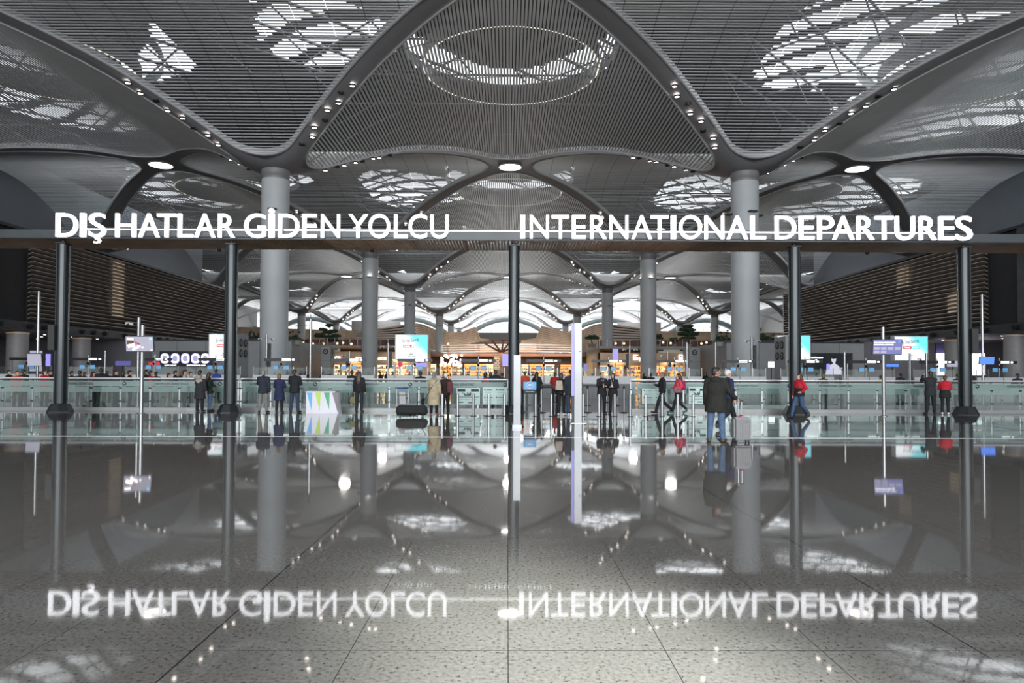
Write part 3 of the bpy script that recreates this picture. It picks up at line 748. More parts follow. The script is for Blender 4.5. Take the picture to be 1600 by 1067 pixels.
# ---- steel totems
M_bright = mat('bright_steel', (.22,.225,.23), .3, .8, var=.05, vs=2)
g_ = G(808, 668); D = g_.y; t = thing('totem', 'short bright steel totem in front of the middle post', 'totem', (P(808,620,D).x, D, 0))
b = MB(); b.span((-.105,-.06,.06), (.105,.06,P(808,555,D).z)); b.build('body', M_bright, t)
b = MB(); b.span((-.14,-.1,0), (.14,.1,.09)); b.build('foot', mat('pale_foot', (.45,.47,.52), .3, .3), t)
b = MB(); b.lathe((0,.35,0), [(.22,0), (.22,.03), (.12,.06)], 20); b.build('floor_plate', M_dark, t)
g_ = G(902.5, 661); D = g_.y; t = thing('totem', 'tall bright steel totem with violet screen edge right of the middle post', 'totem', (P(903,600,D).x, D, 0))
zt = P(903,505,D).z
b = MB(); b.span((-.12,-.05,0), (.12,.09,zt)); b.build('body', M_bright, t)
b = MB(); b.span((-.125,.0,.9), (-.21,.06,zt-.02)); b.span((-.121,-.02,0), (-.2,.08,.9), 1); b.build('side_screen', [M_vio, M_dark], t)
b = MB(); b.span((.02,-.056,2.35), (.1,-.05,2.38)); b.build('slot', M_black, t)
b = MB(); b.box((0,.02,.008), (.5,.3,.016)); b.build('floor_plate', M_steel, t)
# ---- screens on poles
def pole_screen(pxp, pyb, pyt, s0, s1, D, lab, m_, rz, r=.055, extra=None):
    x = P(pxp, 600, D).x; t = thing('screen_pole', lab, 'screen', (x,D,0))
    b = MB(); b.tube((0,0,.012), (0,0,P(pxp,pyt,D).z), r, n=16); b.lathe((0,0,0), [(r*2.2,0), (r*2.2,.02), (r,.03)], 20); b.build('pole', M_steel, t)
    a = P(s0[0], s1[1], D-.15); c = P(s1[0], s0[1], D-.15); w_ = c.x-a.x; h_ = c.z-a.z; cx = (a.x+c.x)/2-x; cz = (a.z+c.z)/2
    b = MB(); b.box((0,0,0), (w_,.07,h_)); o = b.build('screen_case', M_black, t, (cx,-.15,cz)); o.rotation_euler = (.12,0,rz)
    b = MB(); b.box((0,-.037,0), (w_*.96,.004,h_*.92)); s = b.build('picture', m_, o)
    b = MB(); b.tube((0,0,cz), (cx*.5,-.1,cz), .03, n=8); b.build('bracket', M_dark, t)
    return o, w_, h_
M_pic = mat('picture_grey_violet', (.1,.1,.12), .3, emit=(.50,.48,.60), es=.55, var=.35, vs=2)
o, w_, h_ = pole_screen(218+3.5, 646, 508, (197,525), (240.5,549.5), 27.0, 'screen on a steel pole showing a chocolate box, left side', M_pic, .04, .07)
b = MB(); b.box((-.32*w_,-.042,.1*h_), (.24*w_,.004,.5*h_), 0, ry=.1); b.build('picture', mat('choc', (.05,.02,.01), .5, emit=(.10,.045,.035), es=.6, var=.2), o)
b = MB(); b.box((-.32*w_,-.046,.3*h_), (.22*w_,.004,.13*h_), 0, ry=.1); b.box((-.29*w_,-.046,-.1*h_), (.24*w_,.004,.2*h_), 0, ry=-.2); b.box((-.12*w_,-.046,-.25*h_), (.3*w_,.004,.12*h_), 0, ry=-.5); b.box((.1*w_,-.046,-.22*h_), (.06*w_,.004,.08*h_)); b.box((.42*w_,-.046,-.4*h_), (.05*w_,.004,.08*h_)); b.build('picture', M_glass_w, o)
b = MB(); b.box((-.07*w_,-.048,.04*h_), (.17*w_,.004,.1*h_), 0, ry=.35); b.build('picture', mat('red_lit', (.3,.02,.02), .5, emit=(.5,.02,.03), es=.6, var=0), o)
b = MB(); b.box((.4*w_,-.048,.34*h_), (.09*w_,.004,.16*h_)); b.build('picture', mat('sky_lit', (.1,.3,.6), .5, emit=(.25,.6,1), es=1, var=0), o)
M_navy = mat('picture_navy', (.05,.05,.12), .3, emit=(.16,.16,.42), es=.7, var=.15, vs=1)
o, w_, h_ = pole_screen(1380.5, 651, 511, (1363.5,530), (1408,554), 26.6, 'screen on a steel pole showing violet departures board, right side', M_navy, -.05, .065)
text_obj('picture', 'DIŞ HATLAR GİDEN YOLCU', M_txt, (-.46*w_,-.044,.26*h_), .72*w_, .085*h_, o, .02, .003)
text_obj('picture', 'INTERNATIONAL DEPARTURES', M_txt, (-.46*w_,-.044,.12*h_), .66*w_, .07*h_, o, .02, .003)
b = MB()
for i in range(4): b.box((-.36*w_+i*.235*w_,-.042,-.1*h_), (.19*w_,.004,.17*h_))
for i in range(2): b.box((-.36*w_+i*.235*w_,-.042,-.33*h_), (.19*w_,.004,.15*h_))
b.build('picture', M_scr, o)
b = MB(); b.box((.4*w_,-.042,.36*h_), (.08*w_,.004,.13*h_)); b.build('picture', M_blue, o)
pole_screen(58, 600, 455, (43,552), (66,572), 36, 'tall pole with a grey violet screen beside the leftmost post', M_scr, 0, .07)
pole_screen(1536, 600, 460, (1530,557), (1553,569.5), 36, 'tall pole with a bright blue screen beside the rightmost post', M_blue, 0, .07)
# ---- plain tall poles and camera masts
def mast(px, pyt, D, lab, r=.05, cam=0, slab=0, ant=0):
    x = P(px, 600, D).x; zt = P(px, pyt, D).z; t = thing('mast', lab, 'pole', (x,D,0))
    b = MB(); b.tube((0,0,.015), (0,0,zt), r, n=14); b.lathe((0,0,0), [(r*2.4,0), (r*2.4,.02), (r,.03)], 16); b.build('pole', M_steel, t)
    if slab:
        b = MB(); b.box((slab*(r+.12),0,(zt-.6+2.0)/2), (.2,.1,zt-.6-2.0)); b.build('slim_speaker', M_black, t)
    if cam:
        for s in (-1, 1) if cam == 2 else (-1,):
            b = MB(); b.tube((0,0,zt-.25), (s*.35,0,zt-.25), .02, n=8); b.build('arm', M_steel, t)
            b = MB(); b.box((s*.42,-.05,zt-.3), (.16,.28,.13), 0, rz=s*.6); cm = b.build('camera', M_white, t)
            b = MB(); b.tube((s*.42,-.12,zt-.32), (s*.42,-.2,zt-.36), .05, n=10); b.build('lens', M_black, cm)
    if ant:
        b = MB(); b.tube((0,0,zt), (0,0,zt+.5), .012, n=6); b.build('antenna', M_dark, t)
mast(215.2, 496, 32, 'steel pole with camera arm behind the left screen pole', .07, 1)
mast(484.5, 498, 33.6, 'tall steel pole rising behind the coloured counter', .06, 0, 0, 1)
mast(1320, 550, 34, 'steel pole behind the barrier in front of the dark advert')
mast(1324.5, 568, 40, 'short slim pole beside the dark advert', .04, 1)
mast(1073.5, 535, 43, 'slim steel pole left of the bookshop sign', .06)
mast(1118.3, 535, 43.4, 'slim steel pole in front of the bookshop sign', .06)
mast(416, 523, 47, 'camera mast with black slab by the near left column', .07, 2, 1)
mast(1175, 526, 47, 'camera mast with black slab by the near right column', .08, 2, 1)
mast(606, 536, 50, 'camera mast with black slab left of the white advert screen', .07, 2, 1)
mast(984, 540, 50, 'camera mast with black slab right of the tall totem', .07, 2, -1)
mast(546, 549, 52, 'camera mast with black slab left of the second row column', .06, 1, -1)
mast(1043, 550, 52, 'camera mast with black slab right of the second row column', .06, 1, 1)
mast(1422, 552, 40.6, 'steel pole under the right white advert screen', .06)
mast(1448, 552, 36, 'steel pole beside the man in the dark suit', .06, 1)
mast(616, 566, 38, 'slim pole under the left edge of the advert screen', .04)
mast(242, 553, 41, 'slim pole left of the window advert', .04)
mast(163.5, 548, 44, 'dark slim pole left of the left screen pole', .05)
# ---- coloured counter
g_ = G(505, 645.5); D = g_.y; x0, x1 = P(478,640,D).x, P(529,640,D).x
t = thing('counter', 'white counter with blue, lime and green pennant stripes before the barrier', 'counter', ((x0+x1)/2, D+.3, 0)); w_ = x1-x0; h_ = P(500,613,D).z
b = MB(); b.add([(-w_/2,-.3,0),(w_/2,-.3,0),(w_/2-.03,.35,0),(-w_/2,.35,0),(-w_/2,-.3,h_),(w_/2-.16,-.3,h_),(w_/2-.14,.35,h_),(-w_/2,.35,h_)], [(0,1,5,4),(1,2,6,5),(2,3,7,6),(3,0,4,7),(4,5,6,7),(0,3,2,1)])
b.build('body', mat('counter_white', (.62,.61,.66), .3, 0, var=.06, vs=1.5), t)
def tri(u0, u1, ub, m_, zb=.12):
    b = MB(); b.prism([(-w_/2+u0*w_, h_-.01), (-w_/2+ub*w_, zb*h_), (-w_/2+u1*w_, h_-.01)][::-1], -.308, -.302); b.build('pennant', m_, t)
tri(.02,.19,.17, mat('pennant_blue', (.10,.35,.65), .4, var=0), .15); tri(.28,.45,.42, mat('pennant_lime', (.42,.58,.06), .4, var=0)); tri(.55,.72,.71, mat('pennant_green', (.04,.33,.16), .4, var=0), .18)
tri(.80,.985,.98, mat('pennant_grey', (.17,.15,.15), .4, var=0), .0)
b = MB(); b.span((-w_/2-.0,-.32,h_), (w_/2-.14,.37,h_+.05)); b.build('top', mat('counter_top', (.5,.46,.46), .4), t)
# ---- luggage trolley
q = G(634, 643); t = thing('luggage_trolley', 'empty luggage trolley with blue handle behind the long black bag', 'trolley', (P(634,630,27.9).x, 27.9, 0), .5)
b = MB()
for s in (-1, 1): b.tube((s*.27,.3,.12), (s*.25,.42,1.0), .016, n=8); b.tube((s*.27,-.55,.10), (s*.27,.3,.12), .018, n=8)
for y in (-.5,-.2,.1): b.tube((-.27,y,.11), (.27,y,.11), .012, n=8)
b.tube((-.25,.39,.72), (.25,.39,.72), .012, n=8); b.build('frame', M_steel, t)
b = MB(); b.box((0,.40,.6), (.26,.02,.5), 0, rx=-.13); b.build('panel', mat('trolley_panel', (.45,.44,.44), .4), t)
b = MB(); b.tube((-.29,.44,1.0), (.29,.44,1.0), .026, n=10); b.build('handle', mat('trolley_blue', (.03,.07,.25), .4), t)
for x, y in ((-.24,.3), (.24,.3), (0,-.52)):
    b = MB(); b.tube((x-.02,y,.06), (x+.02,y,.06), .06, n=14); b.build('wheel', M_black, t)
# ================================================================ check-in desks, air towers, advert screens
M_desk = mat('desk_white', (.55,.57,.58), .45, 0, var=.05)
M_scrb = mat('desk_screen', (.02,.05,.1), .3, emit=(.10,.30,.55), es=.8, var=.1)
def desk_proto():
    t = thing('check_in_desk', 'x', 'check-in desk', (0,0,0))
    b = MB(); b.span((-1.75,0,.95), (1.75,.7,1.02)); b.span((-1.75,.04,0), (1.75,.66,.95), 2); b.span((-1.75,0,1.02), (1.75,.08,1.46)); b.span((-.02,-.005,.95), (.02,0,1.46), 1); b.build('counter', [M_desk, M_dark, mat('desk_base', (.16,.165,.17), .5)], t)
    b = MB(); b.span((-1.75,.1,1.46), (1.75,.115,1.95)); b.build('glass_screen', M_glass, t)
    b = MB()
    for x in (-1.75,-.9,.9,1.75): b.span((x-.02,.09,1.02), (x+.02,.13,2.02))
    b.build('screen_uprights', M_steel, t)
    b = MB(); b.tube((0,.4,0), (0,.4,2.75), .035, n=10); b.tube((-.5,.4,2.0), (.5,.4,2.0), .018, n=8); b.build('pole', M_steel, t)
    b = MB(); b.tube((0,.4,2.6), (0,.4,2.86), .012, n=6); b.build('antenna', M_black, t)
    b = MB(); b.tube((0,.4,2.12), (0,.3,2.22), .07, n=10); b.build('camera', M_black, t)
    for s in (-1, 1):
        o = MB(); o.box((s*.34,.33,1.95), (.38,.05,.28)); o = o.build('monitor', M_black, t)
        m = MB(); m.box((s*.34,.30,1.95), (.35,.005,.25)); m.build('display', M_scrb, o)
    b = MB(); b.span((-1.15,.32,2.37), (1.15,.48,2.56)); b.tube((-1.0,.4,1.1), (-1.0,.4,2.4), .02, n=6); o = b.build('header_sign', M_dark, t)
    m = MB(); m.span((.06,.312,2.49), (.62,.32,2.535)); m.span((.06,.312,2.40), (.62,.32,2.445)); m.span((.72,.312,2.42), (.88,.32,2.52)); m.build('lit_lettering', M_txt, o)
    b = MB()
    rr = random.Random(5)
    for i in range(9): b.box((-1.6+.4*i, .5, 1.02+.14), (.16+.1*rr.random(), .2, .2+.2*rr.random()))
    b.build('desk_equipment', M_dark, t)
    return t
proto = desk_proto(); remember(proto)
centers = [36, 132, 236, 333, 436.5, 543, 647, 747, 850, 952, 1056, 1156, 1262, 1358, 1470, 1568]
ordn = ['leftmost', 'second from left', 'third from left', 'fourth from left', 'fifth from left', 'sixth from left', 'seventh from left', 'eighth from left', 'eighth from right', 'seventh from right', 'sixth from right', 'fifth from right', 'fourth from right', 'third from right', 'second from right', 'rightmost']
for i, px in enumerate(centers):
    o = proto if i == 0 else copy_tree(proto)
    o.location = (P(px, 580, 45).x, 45, 0); o['label'] = f'white check-in desk with dark header sign, {ordn[i]} of the row'; o['group'] = 'check-in desks in a row behind the queues'
# air supply towers
def tower(px0, px1, D, pyt, dep, s, lab, four=True):
    a = P(px0, pyt, D); c = P(px1, pyt, D); w_ = c.x-a.x; h_ = a.z; t = thing('air_tower', lab, 'air tower', ((a.x+c.x)/2, D+dep/2, 0))
    b = MB(); b.span((-w_/2,-dep/2,0), (w_/2,dep/2,h_)); 
    for z in (h_*.30, h_*.66): b.span((-w_/2-.006,-dep/2-.006,z), (w_/2+.006,dep/2+.006,z+.02), 1)
    b.build('cabinet', [M_greyp, M_dark], t)
    def noz(p, d, r):
        b = MB(); p = Vector(p); d = Vector(d); b.tube(p, p+d*.06, r, r*.92, 24); b.tube(p+d*.06, p+d*.065, r*.55, r*.5, 20, 1); b.tube(p+d*.06, p+d*.10, r*.22, r*.18, 14); b.build('nozzle', [M_black, M_greyp], t)
    if four:
        for yy in (-.42, .42):
            for zz in (h_-.62, h_-1.38): noz((s*w_/2, yy, zz), (s,0,0), .29)
        noz((-s*w_*.12, -dep/2, h_-.62), (0,-1,0), .29)
    else:
        noz((0,-dep/2,h_-.5), (0,-1,0), .32)
        for zz in (h_-.5, h_-1.3): noz((s*w_/2, 0, zz), (s,0,0), .3)
tower(349.5, 371.5, 48, 521, 2.0, 1, 'grey air tower with round black nozzles beside the second post')
tower(1227, 1250, 48, 525, 2.0, -1, 'grey air tower with round black nozzles beside the fourth post')
tower(501.5, 516, 80, 542.5, 1.9, 1, 'distant grey air tower in front of the electronics shop', False)
tower(1077, 1094, 80, 544, 1.9, -1, 'distant grey air tower in front of the bookshop', False)
# advert screens
M_adw = bpy.data.materials.new('advert_white_to_cyan'); M_adw.use_nodes = True
n_ = M_adw.node_tree; bb_ = n_.nodes['Principled BSDF']; tcn = n_.nodes.new('ShaderNodeTexCoord'); sx_ = n_.nodes.new('ShaderNodeSeparateXYZ'); n_.links.new(tcn.outputs['Object'], sx_.inputs[0])
ad = n_.nodes.new('ShaderNodeMath'); ad.operation = 'ADD'; n_.links.new(sx_.outputs['X'], ad.inputs[0]); n_.links.new(sx_.outputs['Z'], ad.inputs[1])
rp = n_.nodes.new('ShaderNodeValToRGB'); rp.color_ramp.elements[0].position = .35; rp.color_ramp.elements[0].color = (.9,.97,1,1); rp.color_ramp.elements[1].position = 1.0; rp.color_ramp.elements[1].color = (.12,.75,.85,1)
n_.links.new(ad.outputs[0], rp.inputs[0]); n_.links.new(rp.outputs[0], bb_.inputs['Emission Color']); bb_.inputs['Emission Strength'].default_value = 1.0; bb_.inputs['Base Color'].default_value = (.1,.1,.1,1)
M_adr = mat('advert_red', (.5,.05,.06), .4, emit=(.65,.03,.05), es=.6, var=0); M_adc = mat('advert_teal', (.05,.4,.4), .4, emit=(.12,.65,.65), es=.9, var=0); M_ink = mat('advert_ink', (.02,.04,.08), .4, var=0)
def advert(px0, py0, px1, py1, D, lab):
    a = P(px0, py1, D); c = P(px1, py0, D); w_ = c.x-a.x; h_ = c.z-a.z
    t = thing('advert_screen', lab, 'advert screen', ((a.x+c.x)/2, D, 0)); z0 = a.z
    b = MB(); b.span((-w_/2,0,z0), (w_/2,.5,z0+h_)); b.tube((0,.25,0), (0,.25,z0), .09, n=12); b.build('case', [M_white], t)
    b = MB(); b.span((-w_/2+.06,-.01,-h_/2+.06), (w_/2-.06,0,h_/2-.06)); o = b.build('display', M_adw, t, (0,0,z0+h_/2))
    text_obj('picture', 'En Hızlı Gümrük', M_ink, (-.26*w_,-.02,.16*h_), .5*w_, .14*h_, o, .012, .003).rotation_euler = (0,-.12,0)
    b = MB(); b.span((-.25*w_,-.016,-.02*h_), (-.0*w_,-.012,.09*h_)); b.build('picture', M_adr, o)
    b = MB(); b.span((0,-.016,-.02*h_), (.26*w_,-.012,.09*h_)); b.build('picture', M_adc, o)
    text_obj('picture', 'Media', M_txt, (-.22*w_,-.022,.012*h_), .18*w_, .05*h_, o, .0, .003)
    text_obj('picture', 'Markt', M_txt, (.03*w_,-.022,.012*h_), .18*w_, .05*h_, o, .0, .003)
    b = MB(); b.span((-.07*w_,-.016,-.29*h_), (.05*w_,-.012,-.26*h_)); b.span((-.12*w_,-.016,-.36*h_), (.11*w_,-.012,-.345*h_)); b.build('picture', mat('grey_ink', (.2,.2,.2), .5, var=0), o)
advert(617, 522.5, 669, 562, 56, 'glowing white advert screen in front of the third row column')
advert(325.7, 521.5, 377, 561.5, 50.4, 'glowing white advert screen behind the left air tower')
advert(1214, 524, 1266.5, 562, 50.6, 'glowing cyan advert screen behind the right air tower')
advert(1397.5, 525, 1450, 563.5, 50.5, 'glowing white advert screen right of the violet pole screen')
# hanging and standing small screens further back
for (px0, py0, px1, py1, D, m_, lab) in ((785,553,796,572,82,M_vio,'violet flight board beside the middle post'), (957.5,545,966,566,84,M_vio,'tall violet flight board behind the dark column'), (912,568,918.5,580,60,M_navy,'small upright flight board on a stand'),
      (649,567,667,573,62,M_vio,'violet strip screen under the middle advert screen'), (1201,565,1210,574,60,M_glass_w,'small white screen left of the right air tower'), (1386,569,1404,573,52,M_blue,'bright blue strip screen under the right adverts'),
      (1481,564,1497,573,58,M_scr,'grey screen in front of the big white wall'), (180,564,203,571,56,mat('violet_sign', (.05,.05,.14), .4, emit=(.12,.12,.4), es=.6, var=.2),'long violet sign left of the left screen pole'), (232,566,249,570,55,M_adr,'small red sign left of the window advert'), (622,566,629,573,70,M_adr,'small red sign under the middle advert screen')):
    a = P(px0, py1, D); c = P(px1, py0, D); b = MB(); b.span((a.x,D,a.z), (c.x,D+.12,c.z)); b.span(((a.x+c.x)/2-.03,D+.03,0), ((a.x+c.x)/2+.03,D+.09,a.z), 1)
    tag(b.build('flight_screen', [m_, M_dark]), lab, 'screen')
# ================================================================ shops and the wood-clad mezzanine at the back
SD = 91.0
M_bronze = mat('shop_fascia', (.50,.35,.22), .4, .3, var=.12, vs=.4)
M_deck = mat('deck_edge', (.30,.285,.27), .5, var=.1)
M_vent = mat('vent_band', (.75,.77,.68), .5, var=.05)
M_cop = mat('copper_trim', (.20,.09,.06), .4, .3, var=.2, vs=.5)
def zat(py, D, px=793): return P(px, py, D).z
def xat(px, D): return P(px, 570, D).x
st = MB()
z_deck, z_v0, z_f1, z_f0 = zat(541, SD), zat(550.5, SD), zat(550.5, SD), zat(570, SD)
for (a, c) in ((455, 655), (935, 1134)):
    st.span((xat(a,SD), SD-1.2, zat(544.5,SD)), (xat(c,SD), SD+30, z_deck), 1)
    st.span((xat(a,SD), SD, z_f0), (xat(c,SD), SD+.3, z_v0), 0)
for s_ in (-1, 1): st.span((s_*12,SD+30,z_deck-.3), (s_*60,150,z_deck), 1)
struct('wall_shops', st, [M_bronze, M_deck])
b = MB()
for (a, c, vs) in ((455, 531, (463,493,524)), (1028, 1134, (1032,1066,1096,1128))):
    b.span((xat(a,SD),SD-.2,z_v0), (xat(c,SD),SD+.2,zat(544.5,SD)))
    for v in vs: b.span((xat(v-4,SD),SD-.23,zat(547.6,SD)), (xat(v+4,SD),SD-.2,zat(545.6,SD)), 1)
struct('trim_3', b, [M_vent, M_black])
# side returns and back of the shops
b = MB()
for px in (455, 655, 935, 1134): b.span((xat(px,SD)-.2,SD,0), (xat(px,SD)+.2,SD+12,z_deck-.3))
b.span((xat(455,SD),SD+10,0), (xat(655,SD),SD+10.3,z_deck)); b.span((xat(935,SD),SD+10,0), (xat(1134,SD),SD+10.3,z_deck))
struct('wall_shop_interior', b, mat('shop_wall', (.25,.17,.10), .6, var=.2))
def shop_sign(name, s_, px0, px1, py0, py1, lab, box=None):
    a = P(px0, py1, SD-.2); t = thing('shop_sign', lab, 'sign', (a.x, SD-.2, a.z))
    text_obj('lettering', s_, M_txt, (0,0,0), (px1-px0)*SD/FPX, (py1-py0)*SD/FPX, t, .035, .08)
    if box:
        c = P(box[0], 562.5, SD-.2); b = MB(); w_ = (box[1]-box[0])*SD/FPX; b.span((0,0,0), (w_,.15,.72)); b.build('logo_box', M_glass_w, t, (c.x-a.x,0,c.z-a.z))
        bt = MB()
        for i in range(3): bt.span((.1+i*w_*.3,-.02,.36), (.1+i*w_*.3+w_*.24,0,.60), 1 if i == 1 else 0)
        for i in range(3): bt.span((.1+i*w_*.3+w_*.08,-.02,.14), (.1+i*w_*.3+w_*.16,0,.36), 1 if i == 1 else 0)
        bt.build('logo_print', [M_dtxt, M_adr], t, (c.x-a.x,0,c.z-a.z))
shop_sign('a', 'ELECTRONICS', 485.5, 531.5, 556.5, 561.3, 'glowing TNT ELECTRONICS shop sign on the left shop', (468.5, 482))
shop_sign('b', 'ELECTRONICS', 556, 603.5, 558, 562, 'second glowing ELECTRONICS sign half behind the second row column')
shop_sign('c', 'TNT', 998.5, 1008, 558.5, 564.5, 'small glowing shop sign left of the right second row column', (990, 997))
shop_sign('d', 'BOOK & PRESS', 1071, 1131, 558.5, 563.8, 'glowing BOOK & PRESS shop sign on the right shop', (1061,1069))
# lit interiors: shelves with goods, each a thing
M_or = mat('orange_glow', (.5,.2,.05), .5, emit=(1,.38,.10), es=1.3, var=.35, vs=1.5)
M_am = mat('warm_glow', (.5,.4,.3), .5, emit=(1,.72,.42), es=1.2, var=.3, vs=1.5)
M_shelf = mat('shelf_wood', (.12,.07,.04), .5)
goods = [mat('goods_red', (.4,.03,.04), .5), mat('goods_blue', (.04,.12,.4), .5), mat('goods_cream', (.6,.55,.45), .5), mat('goods_yellow', (.6,.42,.05), .5), mat('goods_dark', (.05,.05,.06), .5)]
def display(px, D, w_, glow, seed, lab):
    rr = random.Random(seed); t = thing('shop_display', lab, 'shop display', (xat(px, D), D, 0))
    b = MB(); b.span((-w_/2,.3,0), (w_/2,.4,2.9)); 
    for x in (-w_/2, w_/2): b.span((x-.04,-.1,0), (x+.04,.4,2.9))
    for z in (.5, 1.05, 1.6, 2.15, 2.7): b.span((-w_/2,-.1,z), (w_/2,.4,z+.04))
    b.build('shelves', M_shelf, t)
    b = MB(); b.span((-w_/2+.05,-.12,2.76), (w_/2-.05,-.08,3.0)); b.span((-w_/2+.06,.27,.1), (w_/2-.06,.29,2.7)); b.build('lit_panel', glow, t)
    b = MB()
    for z in (.54, 1.09, 1.64, 2.19):
        x = -w_/2+.15
        while x < w_/2-.2:
            q = .12+.2*rr.random(); b.span((x,-.02,z), (x+q,.2,z+.15+.28*rr.random()), rr.randrange(5)); x += q+.03+.1*rr.random()
    b.build('goods', goods, t)
disp = [(466,93,2.0,M_am),(488,92.5,1.3,M_or),(524,94,1.3,M_am),(541,93,1.4,M_am),(559,92,1.5,M_or),(603,93,2.5,M_am),(628,94,2.4,M_am),(648,93,1.6,M_am),(944,93,1.3,M_am),(966,93,1.5,M_or),(991,92.5,2.0,M_or),(1030,93,1.7,M_or),(1052,92.5,1.6,M_or),(1070,94,1.4,M_or),(1101,92,1.0,M_or),(1114,92.5,.9,M_or),(1126,92.5,.9,M_or)]
for i, (px, D, w_, gl) in enumerate(disp):
    side_ = 'left' if px < 793 else 'right'; k_ = [d[0] for d in disp if (d[0] < 793) == (px < 793)].index(px)+1
    display(px, D, w_, gl, i, f'{"orange" if gl is M_or else "warm white"} lit shelf unit, {["first","second","third","fourth","fifth","sixth","seventh","eighth","ninth"][k_-1]} from left in the {side_} shops')
for x, y, pw in ((xat(490,93),90.5,260), (xat(560,93),90.5,260), (xat(1040,93),90.5,300), (xat(1110,93),90.5,260), (xat(630,93),90.5,200), (xat(960,93),90.5,200)):
    area_light('shop_lamp', (x,y+1.5,3.4), 3, pw*2, (0,0,-1), (1,.75,.5))
area_light('hall_fill', (0,100,4.6), 20, 2500, (0,0,-1), (1,.82,.62), 10)  # fill light added to brighten the hall interior, no fixture there
# ---- central market hall
D = 104.0
b = MB(); b.span((xat(655,D),D,zat(557,D)), (xat(935,D),D+.5,zat(551.5,D)), 0)
b.span((xat(655,D),D+9,0), (xat(935,D),D+9.3,zat(556,D)), 1); b.span((xat(655,D),D,zat(556.5,D)), (xat(935,D),D+9,zat(556,D)), 1)
struct('wall_market', b, [M_cop, mat('market_wall', (.4,.27,.2), .6, var=.25, vs=.4)])
for i, (px, w_, gl) in enumerate(((672,2.0,M_am),(700,2.8,M_or),(716,1.4,M_am),(742,3.4,M_or),(768,2.2,M_am),(822,1.6,M_am),(838,2.2,M_or),(856,2.2,M_am),(884,1.8,M_or),(925,2.4,M_am))):
    display(px, D+3+(i % 3), w_, gl, 50+i, f'{"orange" if gl is M_or else "warm white"} lit stall, {["first","second","third","fourth","fifth","sixth","seventh","eighth","ninth","tenth"][i]} from left in the market hall')
# white flower ornament
b = MB(); rr = random.Random(9); c = P(706, 564, D-1)
for i in range(60):
    x = rr.uniform(-1.7, 1.7); z = rr.uniform(-.75, .9); b.ball((c.x+x, D-1+rr.uniform(-.3,.3), c.z+z), rr.uniform(.10,.24), 8, 0, (1,.6,1))
t_ = tag(b.build('flower_ornament', mat('petal_glow', (.8,.75,.72), .6, emit=(1,.92,.88), es=.8)), 'cluster of pale blossoms over the market stalls left of the middle post', 'ornament')
b = MB(); b.tube((c.x,D-1,0), (c.x,D-1,c.z), .12, .08, 8)
for i in range(16):
    a = rr.uniform(0, 2*PI); b.tube((c.x,D-1,c.z-1.2), (c.x+1.7*math.cos(a), D-1, c.z+.9*math.sin(a)), .05, .03, 6)
b.build('branches', M_cop, t_)
# framed pictures
for i in range(2):
    for j in range(4):
        p = P(775+i*5.5, 559+j*5.3, 100); b = MB(); b.span((p.x-.2,100,p.z-.2), (p.x+.2,100.1,p.z+.2)); b.span((p.x-.11,99.98,p.z-.11), (p.x+.11,100,p.z+.11), 1)
        tag(b.build('picture_frame', [mat('frame_cream', (.6,.52,.42), .5), M_dark]), 'small square picture in the grid left of the middle post', 'picture', 'square pictures on the market wall')
b = MB(); a = P(772, 581, 100.2); c = P(784, 556, 100.2); b.span((a.x-.1,100.12,0), (c.x+.1,100.4,c.z+.1)); struct('wall_picture', b, M_shelf)
# wooden tree column
t = thing('tree_column', 'forked wooden tree column left of the middle post', 'column', (xat(783.5,98), 98, 0))
b = MB(); zf = zat(551, 98); zt = zat(533, 98)
b.tube((0,0,0), (0,0,zf), .26, .18, 10)
for dx, dz in ((-2.4,0), (-1.3,.4), (1.2,.3), (2.5,0), (.3,.6)): b.tube((0,0,zf), (dx,.4*dx,zt-.4+dz), .16, .1, 8)
b.build('trunk', M_cop, t)
b = MB()
for i in range(5): b.box((.35*i-.9,.2*i,zt-.35+.12*i), (7.2-.6*i,.5,.12), 0, rz=.12*(i-2))
b.build('canopy_boards', M_cop, t)
# ---- layered wooden mezzanine
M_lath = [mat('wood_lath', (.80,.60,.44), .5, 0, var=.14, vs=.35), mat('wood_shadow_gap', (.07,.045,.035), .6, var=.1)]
M_cream = mat('cream_lath', (.85,.74,.66), .5, var=.06)
def band(pts, n, name, label, dep=2.2, m=None, gap=.3, out=0.0, back=None):
    """stack of n curved laths. pts: list of (px, y_top, y_bottom, D); every lath a strip following the curve"""
    t = thing(name, label, 'mezzanine', (0, pts[0][3], 0)); o0 = Vector(t.location)
    for j in range(n):
        b = MB(); f0 = j/n; f1 = (j+1-gap)/n; vs = []
        for (px, yt, yb, D) in pts:
            Dj = D+out*(j/n)
            c0 = P(px, yt+(yb-yt)*f0, Dj); c1 = P(px, yt+(yb-yt)*f1, Dj)
            vs += [(c0.x,Dj,c0.z), (c1.x,Dj,c1.z), (c1.x,Dj+dep,c1.z), (c0.x,Dj+dep,c0.z)]
        k = len(pts)
        b.add(vs, [(i*4+q, i*4+4+q, i*4+4+(q+1) % 4, i*4+(q+1) % 4) for i in range(k-1) for q in range(4)])
        o = b.build('lath', m or M_lath[0], t); o.location = -o0
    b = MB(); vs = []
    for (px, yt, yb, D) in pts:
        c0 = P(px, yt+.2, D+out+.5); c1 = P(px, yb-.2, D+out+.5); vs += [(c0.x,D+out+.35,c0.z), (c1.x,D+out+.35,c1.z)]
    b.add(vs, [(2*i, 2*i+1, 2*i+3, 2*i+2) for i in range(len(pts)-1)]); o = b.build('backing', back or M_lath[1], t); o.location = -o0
    return t
band([(360,510.5,529,190),(420,512,530,190),(470,514,531,190),(540,516,531,190),(555.5,516.5,531,188)], 9, 'wood_balcony', 'wood-slatted balcony at the upper left, behind the pines', gap=.12)
